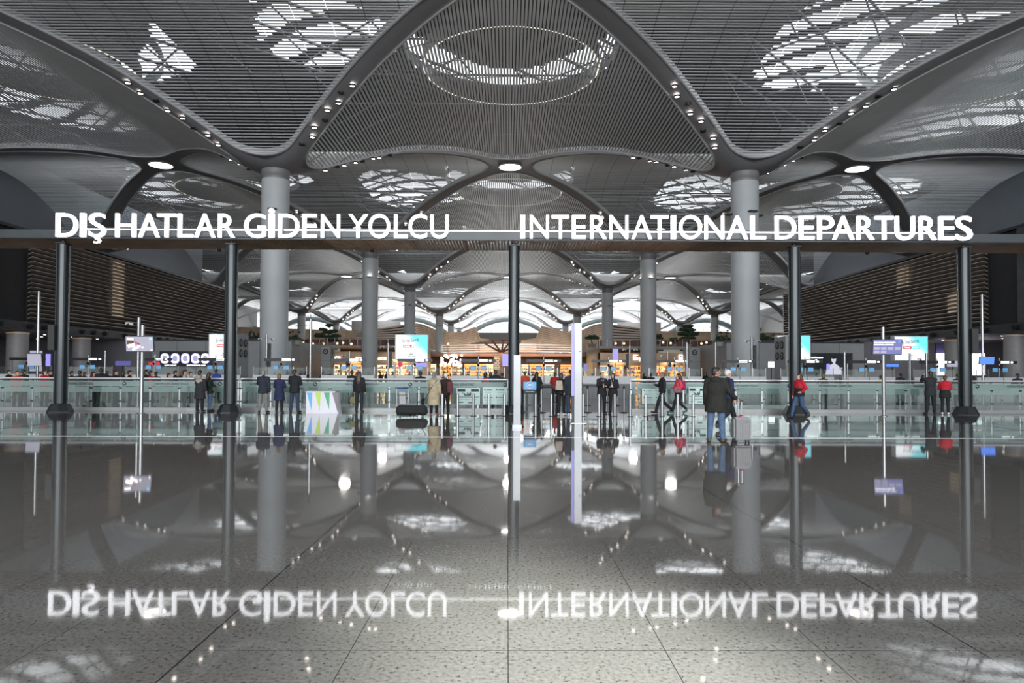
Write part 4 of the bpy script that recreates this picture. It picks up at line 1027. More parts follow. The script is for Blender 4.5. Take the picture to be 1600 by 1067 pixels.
band([(555.5,517,531,188),(585,514,531.5,186),(610,510.5,533,184),(632,506.5,536,182),(650,505,540,181)], 6, 'wood_balcony', 'pale striped balcony rising towards the middle, left side', m=M_cream, gap=.42)
band([(650,505,540,181),(660,506,543,181),(672,511,546,181),(686,517,549,180.5),(702,519.5,551,180),(722,518,551,180),(742,510.5,551,179),(746,517,551.5,179),(750,528,552,178),(770,531,552,178),(794.6,531.5,552,178)], 13, 'wood_balcony', 'curving wood balcony left of the middle post', gap=.2)
band([(795,531.5,552,178),(820,531,552,178),(838,528,552,178),(842,517,551.5,179),(846,508.5,551,179),(866,514,551,180),(888,519,550.5,180),(905,517.5,550,180.5),(915,513,549,181),(930,506.5,547,181),(945.3,505,546,181)], 13, 'wood_balcony', 'curving wood balcony right of the middle post', gap=.2)
band([(945.3,505,533,181),(962,507.5,533.5,182),(990,511,533,184),(1018.5,515.5,532,188)], 6, 'wood_balcony', 'pale striped balcony falling away from the middle, right side', m=M_cream, gap=.42)
band([(1018.5,517,533,188),(1070,517.5,533,190),(1133,518,533.5,190),(1140,519,535,190),(1232,520,538,190)], 9, 'wood_balcony', 'wood-slatted balcony at the upper right, behind the pines', gap=.12)
b = MB(); a = P(747,531,195); c = P(846,520,195); b.span((a.x,195,a.z-3), (c.x,196,c.z)); struct('wall_mezzanine_block', b, mat('block_grey', (.2,.2,.195), .5, var=.05))
b = MB(); a = P(560,520,200); c = P(625,501.5,200); b.span((a.x-2,200,a.z-6), (c.x,202,c.z)); a = P(965,520,200); c = P(1022,503.5,200); b.span((a.x,200,a.z-6), (c.x+2,202,c.z)); struct('wall_mezzanine_roofs', b, mat('roof_grey', (.17,.175,.18), .5, var=.05))
b = MB()
for (a, c) in ((360,655), (935,1235)): b.span((xat(a,150),150,zat(543,150)), (xat(c,150),150.3,zat(531,150)), 0)
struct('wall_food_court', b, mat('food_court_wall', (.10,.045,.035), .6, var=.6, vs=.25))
# restaurant lamps and people-height clutter on the terrace
rr = random.Random(21)
for i, px in enumerate((474,489,505,527,536,549,700,962,975,1002,1036,1048,1096,1104,1117)):
    p = P(px, 535+rr.random()*3, 146); b = MB(); b.tube((p.x,146,z_deck), (p.x,146,p.z), .04, n=6); b.ball((p.x,146,p.z), .26, 10, 1)
    tag(b.build('terrace_lamp', [M_dark, M_am]), 'small warm globe lamp on the upper terrace', 'lamp', 'globe lamps on the terrace')
# terrace balustrade
b = MB()
for (a, c) in ((455,655), (935,1134)):
    x0, x1 = xat(a,SD), xat(c,SD); b.tube((x0,SD-1,z_deck+.96), (x1,SD-1,z_deck+.95), .03, n=6)
    for i in range(int(x1-x0)): b.span((x0+i,SD-1.02,z_deck+.005), (x0+i+.04,SD-.98,z_deck+.95))
tag(b.build('balustrade', M_steel), 'thin steel balustrade along the terrace over the shops', 'railing')
# ---- trees on the terrace
M_leaf = mat('pine_leaf', (.018,.04,.014), .7, var=.5, vs=3); M_bark = mat('bark', (.06,.04,.025), .8, var=.3, vs=5)
M_pot = mat('planter', (.2,.19,.17), .6)
def bonsai(px, pyb, D, h, clouds, lab, seed):
    rr = random.Random(seed); p = P(px, pyb, D); t = thing('pine_tree', lab, 'tree', (p.x, D, z_deck+.005))
    b = MB(); b.lathe((0,0,0), [(.45,0), (.6,.5), (.55,.5)], 16); b.build('planter', M_pot, t)
    tr = MB(); pts = [(0,0,.4), (.12*h*.3,0,h*.3), (-.05*h,0,h*.55), (.03*h,0,h*.9)]
    for i, (u, v) in enumerate(zip(pts, pts[1:])): tr.tube(u, v, .14-.035*i, .10-.03*i, 8)
    lf = MB()
    for (cx, cz, r) in clouds:
        tr.tube((0,0,cz*h*.9), (cx*h,0,cz*h), .05, .03, 6)
        for i in range(int(46*r/.3)):
            a = rr.uniform(0, 2*PI); q = r*h*math.sqrt(rr.random()); x = cx*h+q*math.cos(a); y = q*math.sin(a)*.8; z = cz*h+rr.uniform(-.03,.06)*h
            lf.ball((x,y,z), rr.uniform(.13,.26), 6, 0, (1.2,1.2,.75))
    tr.build('trunk', M_bark, t); lf.build('foliage', M_leaf, t)
bonsai(515, 540, 94, 2.9, [(0,.98,.14),(-.35,.8,.16),(-.12,.66,.2),(.18,.72,.18),(.33,.5,.2),(-.02,.45,.22),(.1,.3,.25)], 'cloud-pruned pine reaching left on the left terrace', 3)
bonsai(1075, 541, 94, 2.9, [(0,1.0,.2),(-.16,.86,.22),(.12,.84,.22),(-.22,.66,.24),(.08,.62,.26),(.33,.66,.18),(-.1,.42,.28),(.2,.45,.15)], 'full rounded pine on the right terrace above the bookshop', 4)
bonsai(1013+13, 541, 95, 1.9, [(0,.9,.3),(.12,.7,.3),(-.15,.7,.3)], 'small leafy tree beside the second row column, right', 5)
bonsai(499, 540, 95, 1.75, [(0,.95,.3),(.1,.85,.3),(-.12,.85,.25)], 'small round tree left of the left pine', 6)
bonsai(925, 541, 95, 1.7, [(0,.9,.34),(.25,.8,.25),(-.25,.78,.25)], 'low spreading palm right of the tall totem', 7)
bonsai(1052, 541, 95, 1.3, [(0,.95,.3),(.1,.8,.3)], 'little round tree left of the right pine', 8)
def hedge(px0, px1, D, z0, lab, seed, h=.9):
    rr = random.Random(seed); x0, x1 = xat(px0,D), xat(px1,D); t = thing('planter_hedge', lab, 'shrub', ((x0+x1)/2, D, z0)); w_ = x1-x0
    b = MB(); b.span((-w_/2,-.3,0), (w_/2,.3,.18)); b.build('trough', M_dark, t)
    b = MB()
    for i in range(int(w_*42)): b.ball((rr.uniform(-w_/2,w_/2), rr.uniform(-.3,.3), .2+h*rr.random()**1.4*(.6+.4*math.sin(i*.37))), rr.uniform(.07,.15), 6, 0, (1,1,.8))
    b.build('foliage', M_leaf, t)
hedge(388, 408, 72.3, 5.05, 'dark hedge on the grey wall left of the near left column', 11)
hedge(452, 468, 74, 5.05, 'dark hedge right of the near left column', 12)
hedge(1119, 1140, 74, 5.05, 'dark hedge left of the near right column', 13, 1.1)
hedge(1186, 1209, 72.3, 5.05, 'dark hedge on the grey wall right of the near right column', 14, .7)
b = MB(); b.span((xat(450,74),73.2,4.6), (xat(470,74),74.6,5.05)); b.span((xat(1117,74),73.2,4.6), (xat(1142,74),74.6,5.05)); struct('trim_4', b, M_greyp)
for sgn, (a, c) in ((-1, (690, 792)), (1, (796, 905))):  # added glowing strips stand for the bright gaps between the laths
    t = thing('lath_gap_glow', f'thin pale glowing lines across the {"left" if sgn < 0 else "right"} curving balcony', 'glow strip', (0,177,0))
    for j in range(4):
        y = 538+3.6*j; p = P(a if sgn < 0 else c, y+1.5, 176.5); q = P(c if sgn < 0 else a, y-.4, 176.5)
        b = MB(); b.add([(p.x,176.5,p.z-.06),(q.x,176.5,q.z-.14),(q.x,176.5,q.z+.14),(p.x,176.5,p.z+.02),(p.x,177.5,p.z-.06),(q.x,177.5,q.z-.14),(q.x,177.5,q.z+.14),(p.x,177.5,p.z+.02)], [(0,1,2,3),(7,6,5,4),(0,4,5,1),(3,2,6,7),(1,5,6,2),(0,3,7,4)])
        o = b.build('gap_strip', mat('gap_glow', (.9,.85,.8), .5, emit=(1,.88,.8), es=.55), t); o.location = (0,-177,0)
# ================================================================ people
def cloth(name, col, rough=.8): return mat('cloth_'+name, col, rough, 0, var=.18, vs=9, bump=.25, spec=.25)
SK = {'light': mat('skin_light', (.50,.30,.21), .5, var=.06, vs=8), 'tan': mat('skin_tan', (.36,.20,.13), .5, var=.06, vs=8)}
HAIR = {'black': mat('hair_black', (.012,.010,.009), .45, var=.3, vs=30), 'brown': mat('hair_brown', (.045,.024,.014), .45, var=.3, vs=30), 'grey': mat('hair_grey', (.22,.20,.17), .6, var=.3, vs=30), 'sandy': mat('hair_sandy', (.14,.09,.05), .6, var=.3, vs=30)}
M_eye = mat('eye_dark', (.01,.008,.007), .2, var=0); M_lipc = mat('lip', (.35,.11,.09), .5, var=0)
class Blob:
    def __init__(s): s.b = MB()
    def cap(s, p0, p1, r0, r1=None, flat=1):
        r1 = r0 if r1 is None else r1; p0, p1 = Vector(p0), Vector(p1); d = p1-p0
        if d.length < 1e-5: s.b.ball(p0, r0, 12); return s
        q = d.to_track_quat('Z', 'Y').to_matrix(); n = 12; prof = []
        for k in range(5): a = -PI/2+PI/2*k/4; prof.append((r0*math.cos(a), r0*math.sin(a)))
        for k in range(5): a = PI/2*k/4; prof.append((r1*math.cos(a), d.length+r1*math.sin(a)))
        vs = []
        for r, z in prof:
            r = max(r, 1e-4)
            vs += [p0+q @ Vector((r*math.cos(2*PI*i/n), r*math.sin(2*PI*i/n), z)) for i in range(n)]
        k = len(prof)
        s.b.add(vs, [(j*n+i, j*n+(i+1) % n, (j+1)*n+(i+1) % n, (j+1)*n+i) for j in range(k-1) for i in range(n)]+[tuple(range(n))[::-1], tuple(range((k-1)*n, k*n))]); return s
    def ell(s, c, r): s.b.ball(c, 1, 16, 0, r); return s
    def loft(s, rings):                  # elliptical rings (cx, cy, z, rx, ry), bottom to top
        n = 20; vs = []
        for cx, cy, z, rx, ry in rings: vs += [(cx+rx*math.cos(2*PI*i/n), cy+ry*math.sin(2*PI*i/n), z) for i in range(n)]
        k = len(rings)
        s.b.add(vs, [(j*n+i, j*n+(i+1) % n, (j+1)*n+(i+1) % n, (j+1)*n+i) for j in range(k-1) for i in range(n)]+[tuple(range(n))[::-1], tuple(range((k-1)*n, k*n))]); return s
    def mesh(s, name, m, vox=.014, sm=5):
        me = s.b.mesh(name, m); o = bpy.data.objects.new('tmp', me); C.objects.link(o)
        r = o.modifiers.new('r', 'REMESH'); r.mode = 'VOXEL'; r.voxel_size = vox; r.use_smooth_shade = True
        q = o.modifiers.new('s', 'SMOOTH'); q.factor = .5; q.iterations = sm
        dg = bpy.context.evaluated_depsgraph_get(); out = bpy.data.meshes.new_from_object(o.evaluated_get(dg)); out.name = name
        bpy.data.objects.remove(o); bpy.data.meshes.remove(me)
        out.materials.clear(); out.materials.append(m); 
        for p in out.polygons: p.use_smooth = True
        return out
def person(label, loc, face, h=1.72, top='coat', top_m=None, leg_m=None, shoe_m=None, hair='black', style='short', skin='light', pose='stand', arms=None, vox=.016, head_turn=0, lean=0, hair_m=None, group=None, extra=None, sex='m', bulk=1.10):
    """face: heading in degrees, 0 looks at the camera (-Y), 180 away. Local frame: front is -Y, +X its own left side as seen from the front."""
    t = thing('person', label, 'person', loc, math.radians(face), group); k = h/1.75
    V = lambda x, y, z: Vector((x, y, z))*k
    wS = .185 if sex == 'm' else .165; hipx = .095
    hipc = V(0, 0, .95)
    # ---- legs: (hip, knee, ankle, toe)
    legs = {}
    for s in (-1, 1):
        hx = s*hipx
        if pose == 'stand': kn, an, toe = (s*.105,-.015,.50), (s*.115,.015,.09), (s*.14,-.17,.035)
        elif pose == 'apart': kn, an, toe = (s*.125,-.01,.50), (s*.15,.015,.09), (s*.20,-.16,.035)
        else:                             # walk: one leg forward, one back
            f = s*(1 if pose == 'walk' else -1)
            if f > 0: kn, an, toe = (s*.09,-.19,.515), (s*.09,-.30,.10), (s*.10,-.49,.06)
            else: kn, an, toe = (s*.09,.07,.49), (s*.09,.38,.19), (s*.10,.27,.03)
        legs[s] = [V(hx,0,.93), V(*kn), V(*an), V(*toe)]
    dz = 0
    # ---- arms
    arm = {}
    A = {'hang': ((.235,.02,1.15), (.25,-.05,.90), (.25,-.08,.80)), 'front': ((.24,-.06,1.16), (.10,-.25,1.15), (.02,-.30,1.17)), 'phone': ((.23,-.08,1.16), (.12,-.30,1.22), (.08,-.36,1.27)),
         'rail': ((.26,-.14,1.20), (.24,-.38,1.20), (.22,-.47,1.22)), 'back': ((.24,.13,1.17), (.28,.28,.98), (.29,.33,.90)), 'fwd': ((.23,-.10,1.17), (.22,-.27,1.02), (.22,-.33,.96)),
         'photo': ((.26,-.20,1.36), (.14,-.36,1.56), (.09,-.40,1.63)), 'side': ((.30,.0,1.18), (.44,-.09,1.02), (.50,-.12,.97)), 'hip': ((.29,.06,1.18), (.20,-.06,1.04), (.15,-.11,1.02))}
    arms = arms or ('hang', 'hang')
    for s, nm in ((-1, arms[0]), (1, arms[1])):
        e, w_, hd = A[nm]; sh = V(s*wS, .0, 1.42)
        arm[s] = [sh]+[V(s*q[0], q[1], q[2]) for q in (e, w_, hd)]
    ht = math.radians(head_turn)
    def turn(me):                        # the head turns on the neck
        if not ht: return me
        for v in me.vertices:
            f = max(0, min(1, (v.co.z/k-1.47)/.08))
            if abs(v.co.x) > .2*k: f = 0
            if f: a = ht*f; x, y = v.co.x, v.co.y-.01; v.co.x = x*math.cos(a)-y*math.sin(a); v.co.y = x*math.sin(a)+y*math.cos(a)+.01
        return me
    # ---- body: one continuous surface
    B = Blob(); hz = 1.625
    B.ell(V(0,.005,hz+.02), V(.077,.097,.107)); B.ell(V(0,-.035,hz-.06), V(.052,.055,.06)); B.cap(V(0,.02,1.44), V(0,.0,hz-.05), .056*k, .052*k)
    B.cap(V(0,-.092,hz+.01), V(0,-.112,hz-.022), .010*k, .016*k); B.ell(V(0,-.078,hz+.035), V(.052,.018,.012))
    for s in (-1, 1): B.ell(V(s*.080,.008,hz-.005), V(.012,.022,.034))
    B.loft([(0,0,.90*k,.12*k,.09*k), (0,.005*k,.95*k,.165*k,.115*k), (0,0,1.07*k,.135*k,.095*k), (0,0,1.27*k,.165*k,.108*k), (0,.01*k,1.40*k,.15*k,.09*k), (0,.015*k,1.47*k,.07*k,.06*k)])
    for s in (-1, 1):
        a, b_, c_, d_ = legs[s]; B.cap(a, b_, .085*k, .056*k).cap(b_, c_, .054*k, .036*k); B.cap(c_+V(0,.02,-.04), d_, .038*k, .030*k)
        p, e, w_, hd = arm[s]; B.cap(V(s*.08,0,1.43), p, .055*k, .052*k).cap(p, e, .047*k, .037*k).cap(e, w_, .036*k, .025*k)
        dr = (hd-w_).normalized(); lat = dr.cross(Vector((s*.9, .2, .3))).normalized()
        B.cap(w_, w_+dr*.075*k, .026*k, .030*k).cap(w_+dr*.05*k-lat*.02*k, w_+dr*.085*k+lat*.02*k, .022*k)
        curl = Vector((-s*.35, -.1, 0))
        for f in range(4):
            q0 = w_+dr*.085*k+lat*(f-1.5)*.018*k; L = (.050,.058,.055,.042)[f]*k
            q1 = q0+dr*L*.6+curl*.01*k; q2 = q1+(dr+curl*.9).normalized()*L*.55; B.cap(q0, q1, .0088*k).cap(q1, q2, .0085*k, .0075*k)
        th = w_+dr*.03*k-lat*.028*k; B.cap(th, th+(dr*.7-lat*.7).normalized()*.05*k, .011*k, .009*k)
    bd = put('body', turn(B.mesh('body', SK[skin], vox*.8, 2)), t)
    fc = MB()
    for s in (-1, 1): fc.ball(V(s*.031,-.088,hz+.018), .010*k, 8)
    put('eyes', turn(fc.mesh('eyes', M_eye)), t)
    fc = MB(); fc.ball(V(0,-.090,hz-.053), .022*k, 8, 0, (1,.4,.32)); put('mouth', turn(fc.mesh('mouth', M_lipc)), t)
    # ---- trousers, shoes
    T = Blob(); T.loft([(0,0,.86*k,.15*k,.10*k), (0,.01*k,.95*k,.178*k,.128*k), (0,0,1.04*k,.155*k,.11*k)])
    for s in (-1, 1):
        a, b_, c_, d_ = legs[s]; wd = 1.0 if sex == 'm' else .93
        T.cap(a, b_, .104*k*wd, .080*k*wd).cap(b_, c_+V(0,0,.015), .079*k*wd, .064*k*wd)
    put('trousers', T.mesh('trousers', leg_m, vox, 3), t)
    for s in (-1, 1):
        a, b_, c_, d_ = legs[s]; H = Blob(); H.cap(c_+V(0,.035,-.05), d_+V(0,0,.01), .045*k, .040*k); H.ell((c_+d_)/2+V(0,0,-.035), V(.048,.13,.026)); H.cap(c_+V(0,.02,-.03), c_+V(0,.01,.01), .046*k)
        m_ = H.mesh('shoe', shoe_m or M_black, vox*.8, 2)
        for v in m_.vertices:
            if pose in ('stand','apart') or v.co.z < .0: v.co.z = max(v.co.z, .004)
        put('shoe', m_, t)
    # ---- upper clothing
    J = Blob(); low = {'jacket':.80, 'coat':.55, 'long':.42, 'shirt':.90, 'suit':.76, 'parka':.70}[top]; fl = {'parka':1.16, 'jacket':1.10, 'coat':1.28, 'long':1.42, 'shirt':1.0, 'suit':1.12}[top]
    rings = [(0,.0,(low)*k,.178*k*fl,.135*k*fl)]
    if low < .9: rings.append((0,.0,.95*k,.192*k,.145*k))
    rings += [(0,0,1.08*k,.172*k,.132*k), (0,0,1.27*k,.192*k,.140*k), (0,.01*k,1.40*k,.180*k,.115*k), (0,.015*k,1.475*k,.085*k,.075*k)]
    rings = [(a_, b_, c_, d_*bulk, e_*bulk) for a_, b_, c_, d_, e_ in rings]
    J.loft(rings)
    for s in (-1, 1):
        p, e, w_, hd = arm[s]; q_ = k*(.5+.5*bulk); J.cap(V(s*.07,.0,1.43), p, .072*q_, .074*q_).cap(p, e, .074*q_, .062*q_).cap(e, w_, .061*q_, .047*k)
    J.cap(V(0,.03,1.46), V(0,.01,1.50), .072*k, .066*k)
    if style == 'hood' or extra == 'hood': J.ell(V(0,.11,1.45), V(.12,.07,.09))
    put({'coat':'coat', 'long':'coat', 'suit':'suit_jacket', 'parka':'jacket'}.get(top, top), J.mesh('jacket', top_m, vox, 3), t)
    # ---- hair / headwear
    Hm = hair_m or HAIR[hair]; R = Blob(); sh = Vector((0,0,0))
    if style == 'short': R.ell(V(0,.022,hz+.042), V(.086,.098,.094)); R.ell(V(0,.065,hz-.01), V(.068,.05,.075)); R.ell(V(0,-.045,hz+.092), V(.062,.045,.03))
    elif style == 'bob': R.ell(V(0,.02,hz+.035), V(.096,.105,.1)); R.loft([(0,.05*k,(hz-.11)*k,.085*k,.06*k), (0,.04*k,(hz)*k,.098*k,.085*k), (0,.03*k,(hz+.06)*k,.09*k,.09*k)])
    elif style == 'long': R.ell(V(0,.02,hz+.035), V(.100,.112,.105)); R.loft([(0,.13*k,(hz-.42)*k,.07*k,.04*k), (0,.125*k,(hz-.28)*k,.115*k,.065*k), (0,.08*k,(hz-.1)*k,.118*k,.085*k), (0,.04*k,(hz+.05)*k,.102*k,.095*k)])
    elif style == 'bun': R.ell(V(0,.022,hz+.042), V(.086,.098,.094)); R.ell(V(0,.12,hz+.03), V(.045,.045,.045)); R.ell(V(0,.06,hz-.01), V(.068,.05,.07))
    elif style == 'hijab': R.ell(V(0,.022,hz+.025), V(.098,.108,.118)); R.ell(V(0,-.035,hz-.115), V(.075,.075,.05)); R.loft([(0,.01*k,1.38*k,.16*k,.11*k), (0,.015*k,1.46*k,.11*k,.095*k), (0,.02*k,(hz-.06)*k,.09*k,.095*k)])
    elif style == 'cap': R.ell(V(0,.01,hz+.05), V(.09,.102,.09)); R.ell(V(0,-.11,hz+.055), V(.065,.06,.012)); R.ell(V(0,.06,hz), V(.07,.05,.05))
    hm = R.mesh('hair', Hm, vox*.8, 2)
    if style == 'hijab':                 # open the scarf for the face
        bm = bmesh.new(); bm.from_mesh(hm)
        kill = [f for f in bm.faces if f.calc_center_median().y < -.055*k and abs(f.calc_center_median().x) < .056*k and (hz-.085)*k < f.calc_center_median().z < (hz+.075)*k]
        bmesh.ops.delete(bm, geom=kill, context='FACES'); bm.to_mesh(hm); bm.free()
    else:
        bm = bmesh.new(); bm.from_mesh(hm)
        kill = [f for f in bm.faces if f.calc_center_median().y < -.045*k and f.calc_center_median().z < (hz+.055)*k and style != 'cap']
        bmesh.ops.delete(bm, geom=kill, context='FACES'); bm.to_mesh(hm); bm.free()
    put({'hijab':'headscarf', 'cap':'cap'}.get(style, 'hair'), turn(hm), t)
    if pose.startswith('walk'):
        zmin = 0
    if lean:
        for c in t.children: c.rotation_euler = (0,0,0)
    t['hands'] = [list(arm[-1][3]), list(arm[1][3])]; 
    hands = t['hands']; del t['hands']
    return t, arm
def wpt(t, v):                           # a point of the figure's frame in the scene
    R = Euler(t.rotation_euler).to_matrix(); return Vector(t.location)+R @ Vector(v)
def fig(px, py, **kw):
    q = G(px, py); return q
c_black = cloth('black', (.016,.016,.018)); c_char = cloth('charcoal', (.022,.023,.026)); c_navy = cloth('navy', (.018,.022,.06)); c_jean = cloth('jeans', (.075,.12,.20)); c_djean = cloth('dark_jeans', (.03,.045,.075))
c_grey = cloth('grey', (.17,.165,.155)); c_beige = cloth('beige', (.36,.30,.20)); c_brown = cloth('brown', (.032,.019,.017)); c_red = cloth('red', (.42,.015,.03)); c_hood = cloth('hoodie', (.28,.25,.22)); c_dgreen = cloth('dark_green', (.02,.03,.025))
c_teal = cloth('teal', (.05,.14,.12)); c_white = cloth('white', (.6,.6,.62)); c_scarf = cloth('grey_scarf', (.22,.19,.16)); c_oliv = cloth('olive', (.018,.018,.015)); c_blue = cloth('blue', (.03,.06,.28)); c_yel = cloth('yellow', (.5,.38,.03)); c_pink = cloth('coral', (.55,.06,.09))
M_wsh = mat('white_shoe', (.6,.6,.6), .5)
# -- man with the suitcase
q = G(1119, 690.5)
man, am = person('man in black padded jacket and blue jeans holding the grey suitcase', (q.x, q.y, 0), 160, 1.80, 'parka', c_oliv, c_jean, mat('brown_shoe', (.07,.05,.03), .5), 'black', 'short', 'tan', 'apart', ('side','hang'), .012, extra='hood', bulk=1.28, head_turn=-62)
q = G(1158, 692); hd = wpt(man, am[-1][3]); 
sc = thing('suitcase', 'upright grey hard-shell suitcase beside the man in jeans', 'suitcase', (q.x, q.y, 0), .05)
M_shell = mat('suitcase_grey', (.17,.165,.165), .35, .1, var=.05)
w_, h_, d_ = .42, .54, .26
b = MB(); b.box((0,0,.07+h_/2), (w_,d_,h_)); sm_ = b.mesh('shell', M_shell); bm = bmesh.new(); bm.from_mesh(sm_); bmesh.ops.bevel(bm, geom=bm.edges[:], offset=.045, segments=4, affect='EDGES'); bm.to_mesh(sm_); bm.free(); put('shell', sm_, sc)
b = MB()
for i in range(8): b.box((-.15+i*.043, -d_/2-.001, .07+h_/2), (.008,.006,h_*.8))
b.box((0,0,.07+h_/2), (w_+.006,.012,h_*.86)); b.build('ribs', mat('suitcase_dark', (.09,.09,.09), .4), sc)
b = MB(); b.box((.08,-d_/2-.004,.50), (.05,.006,.018)); b.build('badge', M_black, sc)
for sx in (-1, 1):
    for sy in (-1, 1):
        b = MB(); b.tube((sx*.15-.012,sy*.09,.025), (sx*.15+.012,sy*.09,.025), .025, n=14); b.box((sx*.15,sy*.09,.055), (.05,.05,.04)); b.build('wheel', M_black, sc)
hz_ = hd.z-.01
b = MB()
for sx in (-1, 1): b.tube((sx*.045,.07,.6), (sx*.045,.07,hz_), .015, n=8)
b.build('pull_rods', M_steel, sc)
b = MB(); b.tube((-.08,.07,hz_), (.08,.07,hz_), .018, n=10); b.build('grip', M_black, sc)
b = MB(); b.tube((-.06,0,.625), (.06,0,.65), .014, n=8); b.box((.0,-.02,.65), (.05,.05,.03), 0, rz=.4); b.build('tag', c_red, sc)
# bring the grip under the hand
sc.location = (hd.x+.03, hd.y-.07, 0)
q = G(1138, 671)
person('security guard in black and navy with white shirt sleeve behind the man in jeans', (q.x, q.y, 0), 100, 1.76, 'shirt', c_navy, c_black, None, 'black', 'cap', 'light', 'walk', ('hang','front'), .014, hair_m=mat('white_cap', (.55,.55,.56), .6))
q = G(1249, 653.5)
person('woman in red and black top and jeans walking left past the fourth post', (q.x, q.y, 0), -68, 1.66, 'shirt', c_red, c_djean if 0 else mat('jeans_blue', (.035,.075,.15), .8), None, 'brown', 'long', 'light', 'walkr', ('hang','hip'), .014, sex='f')
t = bpy.data.objects[[o.name for o in C.objects if o.name.startswith('person')][-1]]
B = Blob(); k = 1.66/1.75; B.loft([(0,0,.86*k,.215*k,.172*k), (0,0,.95*k,.218*k,.170*k), (0,0,1.07*k,.204*k,.160*k), (0,0,1.19*k,.212*k,.165*k)]); put('black_panel', B.mesh('black_panel', c_black, .014, 3), t)
# -- right pair
q = G(1454, 647.5)
person('man in dark suit raising a phone to take a picture, right side', (q.x, q.y, 0), 168, 1.78, 'suit', c_char, c_black, None, 'black', 'short', 'light', 'apart', ('photo','photo'), .015)
q = G(1477, 647.5)
person('person in red jacket and black trousers beside the man taking a picture', (q.x, q.y, 0), 150, 1.60, 'jacket', c_red, c_black, M_wsh, 'brown', 'short', 'light', 'stand', ('front','front'), .015, sex='f')
t = bpy.data.objects[[o.name for o in C.objects if o.name.startswith('person')][-1]]
B = Blob(); k = 1.6/1.75; B.loft([(0,0,.74*k,.235*k,.185*k), (0,0,.9*k,.235*k,.185*k), (0,0,1.04*k,.212*k,.165*k), (0,0,1.10*k,.20*k,.16*k)]); put('tied_coat', B.mesh('tied_coat', c_black, .014, 3), t)
# -- left pair
q = G(312, 643.5)
person('person in beige hood and long black coat, left of the second post', (q.x, q.y, 0), 172, 1.70, 'coat', c_char, c_black, None, 'black', 'short', 'light', 'stand', ('hang','rail'), .015)
t = bpy.data.objects[[o.name for o in C.objects if o.name.startswith('person')][-1]]
B = Blob(); k = .975; B.loft([(0,0,1.18*k,.195*k,.15*k), (0,0,1.30*k,.206*k,.155*k), (0,.01,1.40*k,.19*k,.125*k), (0,.015,1.49*k,.10*k,.09*k)]); B.ell((0,.12,1.42), (.13,.07,.10))
for s in (-1,1): B.cap((s*.07,0,1.40), (s*.19,0,1.375), .078, .078)
put('hooded_shawl', B.mesh('hooded_shawl', c_hood, .015, 3), t)
q = G(327, 642.5)
person('woman with long brown hair, dark jacket and jeans near the second post', (q.x, q.y, 0), 118, 1.62, 'jacket', c_dgreen, c_jean, c_brown, 'brown', 'long', 'light', 'stand', ('hip','front'), .015, sex='f')
# -- the three at the barrier
q = G(411, 645)
person('man in navy jacket and grey trousers leaning on the handrail', (q.x, q.y, 0), 184, 1.72, 'jacket', c_navy if 0 else cloth('ink', (.02,.025,.035)), c_grey, None, 'grey', 'short', 'tan', 'apart', ('hang','rail'), .015)
q = G(436, 645)
person('person in knee-length navy coat with short sandy hair at the barrier', (q.x, q.y, 0), 178, 1.58, 'coat', c_navy, c_black, None, 'sandy', 'bob', 'light', 'stand', ('front','front'), .015, sex='f')
q = G(460, 645)
person('man in black coat and dark jeans standing by the coloured counter', (q.x, q.y, 0), 176, 1.76, 'jacket', c_black, c_djean, None, 'black', 'short', 'light', 'apart', ('front','rail'), .015)
# -- woman with bag
q = G(561, 644)
w1, aw = person('woman with long hair, black jacket and handbag at the barrier', (q.x, q.y, 0), 172, 1.68, 'shirt', c_black, c_char, None, 'brown', 'long', 'light', 'stand', ('hang','hang'), .015, sex='f')
hd = wpt(w1, aw[1][3])
def bag(name, label, loc, w_, d_, h_, m_, rz=0, strap=.14, cat='bag'):
    t = thing(name, label, cat, loc, rz); B = Blob(); B.loft([(0,0,0,w_*.5,d_*.5), (0,0,h_*.3,w_*.54,d_*.55), (0,0,h_*.85,w_*.44,d_*.35), (0,0,h_,w_*.38,d_*.2)]); put('body', B.mesh('body', m_, .014, 3), t)
    if strap:
        b = MB(); n = 12; pr = None
        for i in range(n+1):
            a = PI*i/n; p = (w_*.28*math.cos(a), 0, h_*.95+strap*math.sin(a))
            if pr: b.tube(pr, p, .010, n=6)
            pr = p
        b.build('handle', M_black if m_ is not c_black else M_dark, t)
    return t
bag('handbag', 'olive yellow handbag hanging from the hand of the woman in black', (hd.x-.02, hd.y, hd.z-.40), .34, .14, .26, cloth('bag_olive', (.20,.18,.08)), 0, .13)
# -- beige coat woman, her companion, long bag
q = G(678, 649.2)
w2, a2 = person('person in long beige coat and grey headscarf pulling a black bag', (q.x, q.y, 0), 176, 1.66, 'long', c_beige, c_black, cloth('pinkish', (.35,.12,.12)), 'grey', 'hijab', 'light', 'stand', ('hang','fwd'), .014, hair_m=c_scarf, sex='f')
b = MB(); k = 1.66/1.75
b.tube((-.15*k,.13*k,1.44*k), (.20*k,.15*k,.98*k), .012, n=6); b.build('cross_strap', M_black, w2)
q = G(696, 647)
person('person in brown jacket and white cap looking down beside the beige coat', (q.x, q.y, 0), 200, 1.62, 'jacket', c_brown, c_black, None, 'grey', 'cap', 'light', 'stand', ('front','hang'), .015, hair_m=mat('white_cap', (.55,.55,.56), .6))
bag('backpack', 'dark red patterned bag at the side of the person in brown', (P(701,612,26.4).x, G(696,647).y-.12, .85), .26, .2, .44, cloth('maroon', (.12,.04,.05)), .3, 0)
q = G(643, 651.5); t = thing('travel_bag', 'long black wheeled travel bag lying on the floor', 'bag', (q.x, q.y+.1, 0), .03)
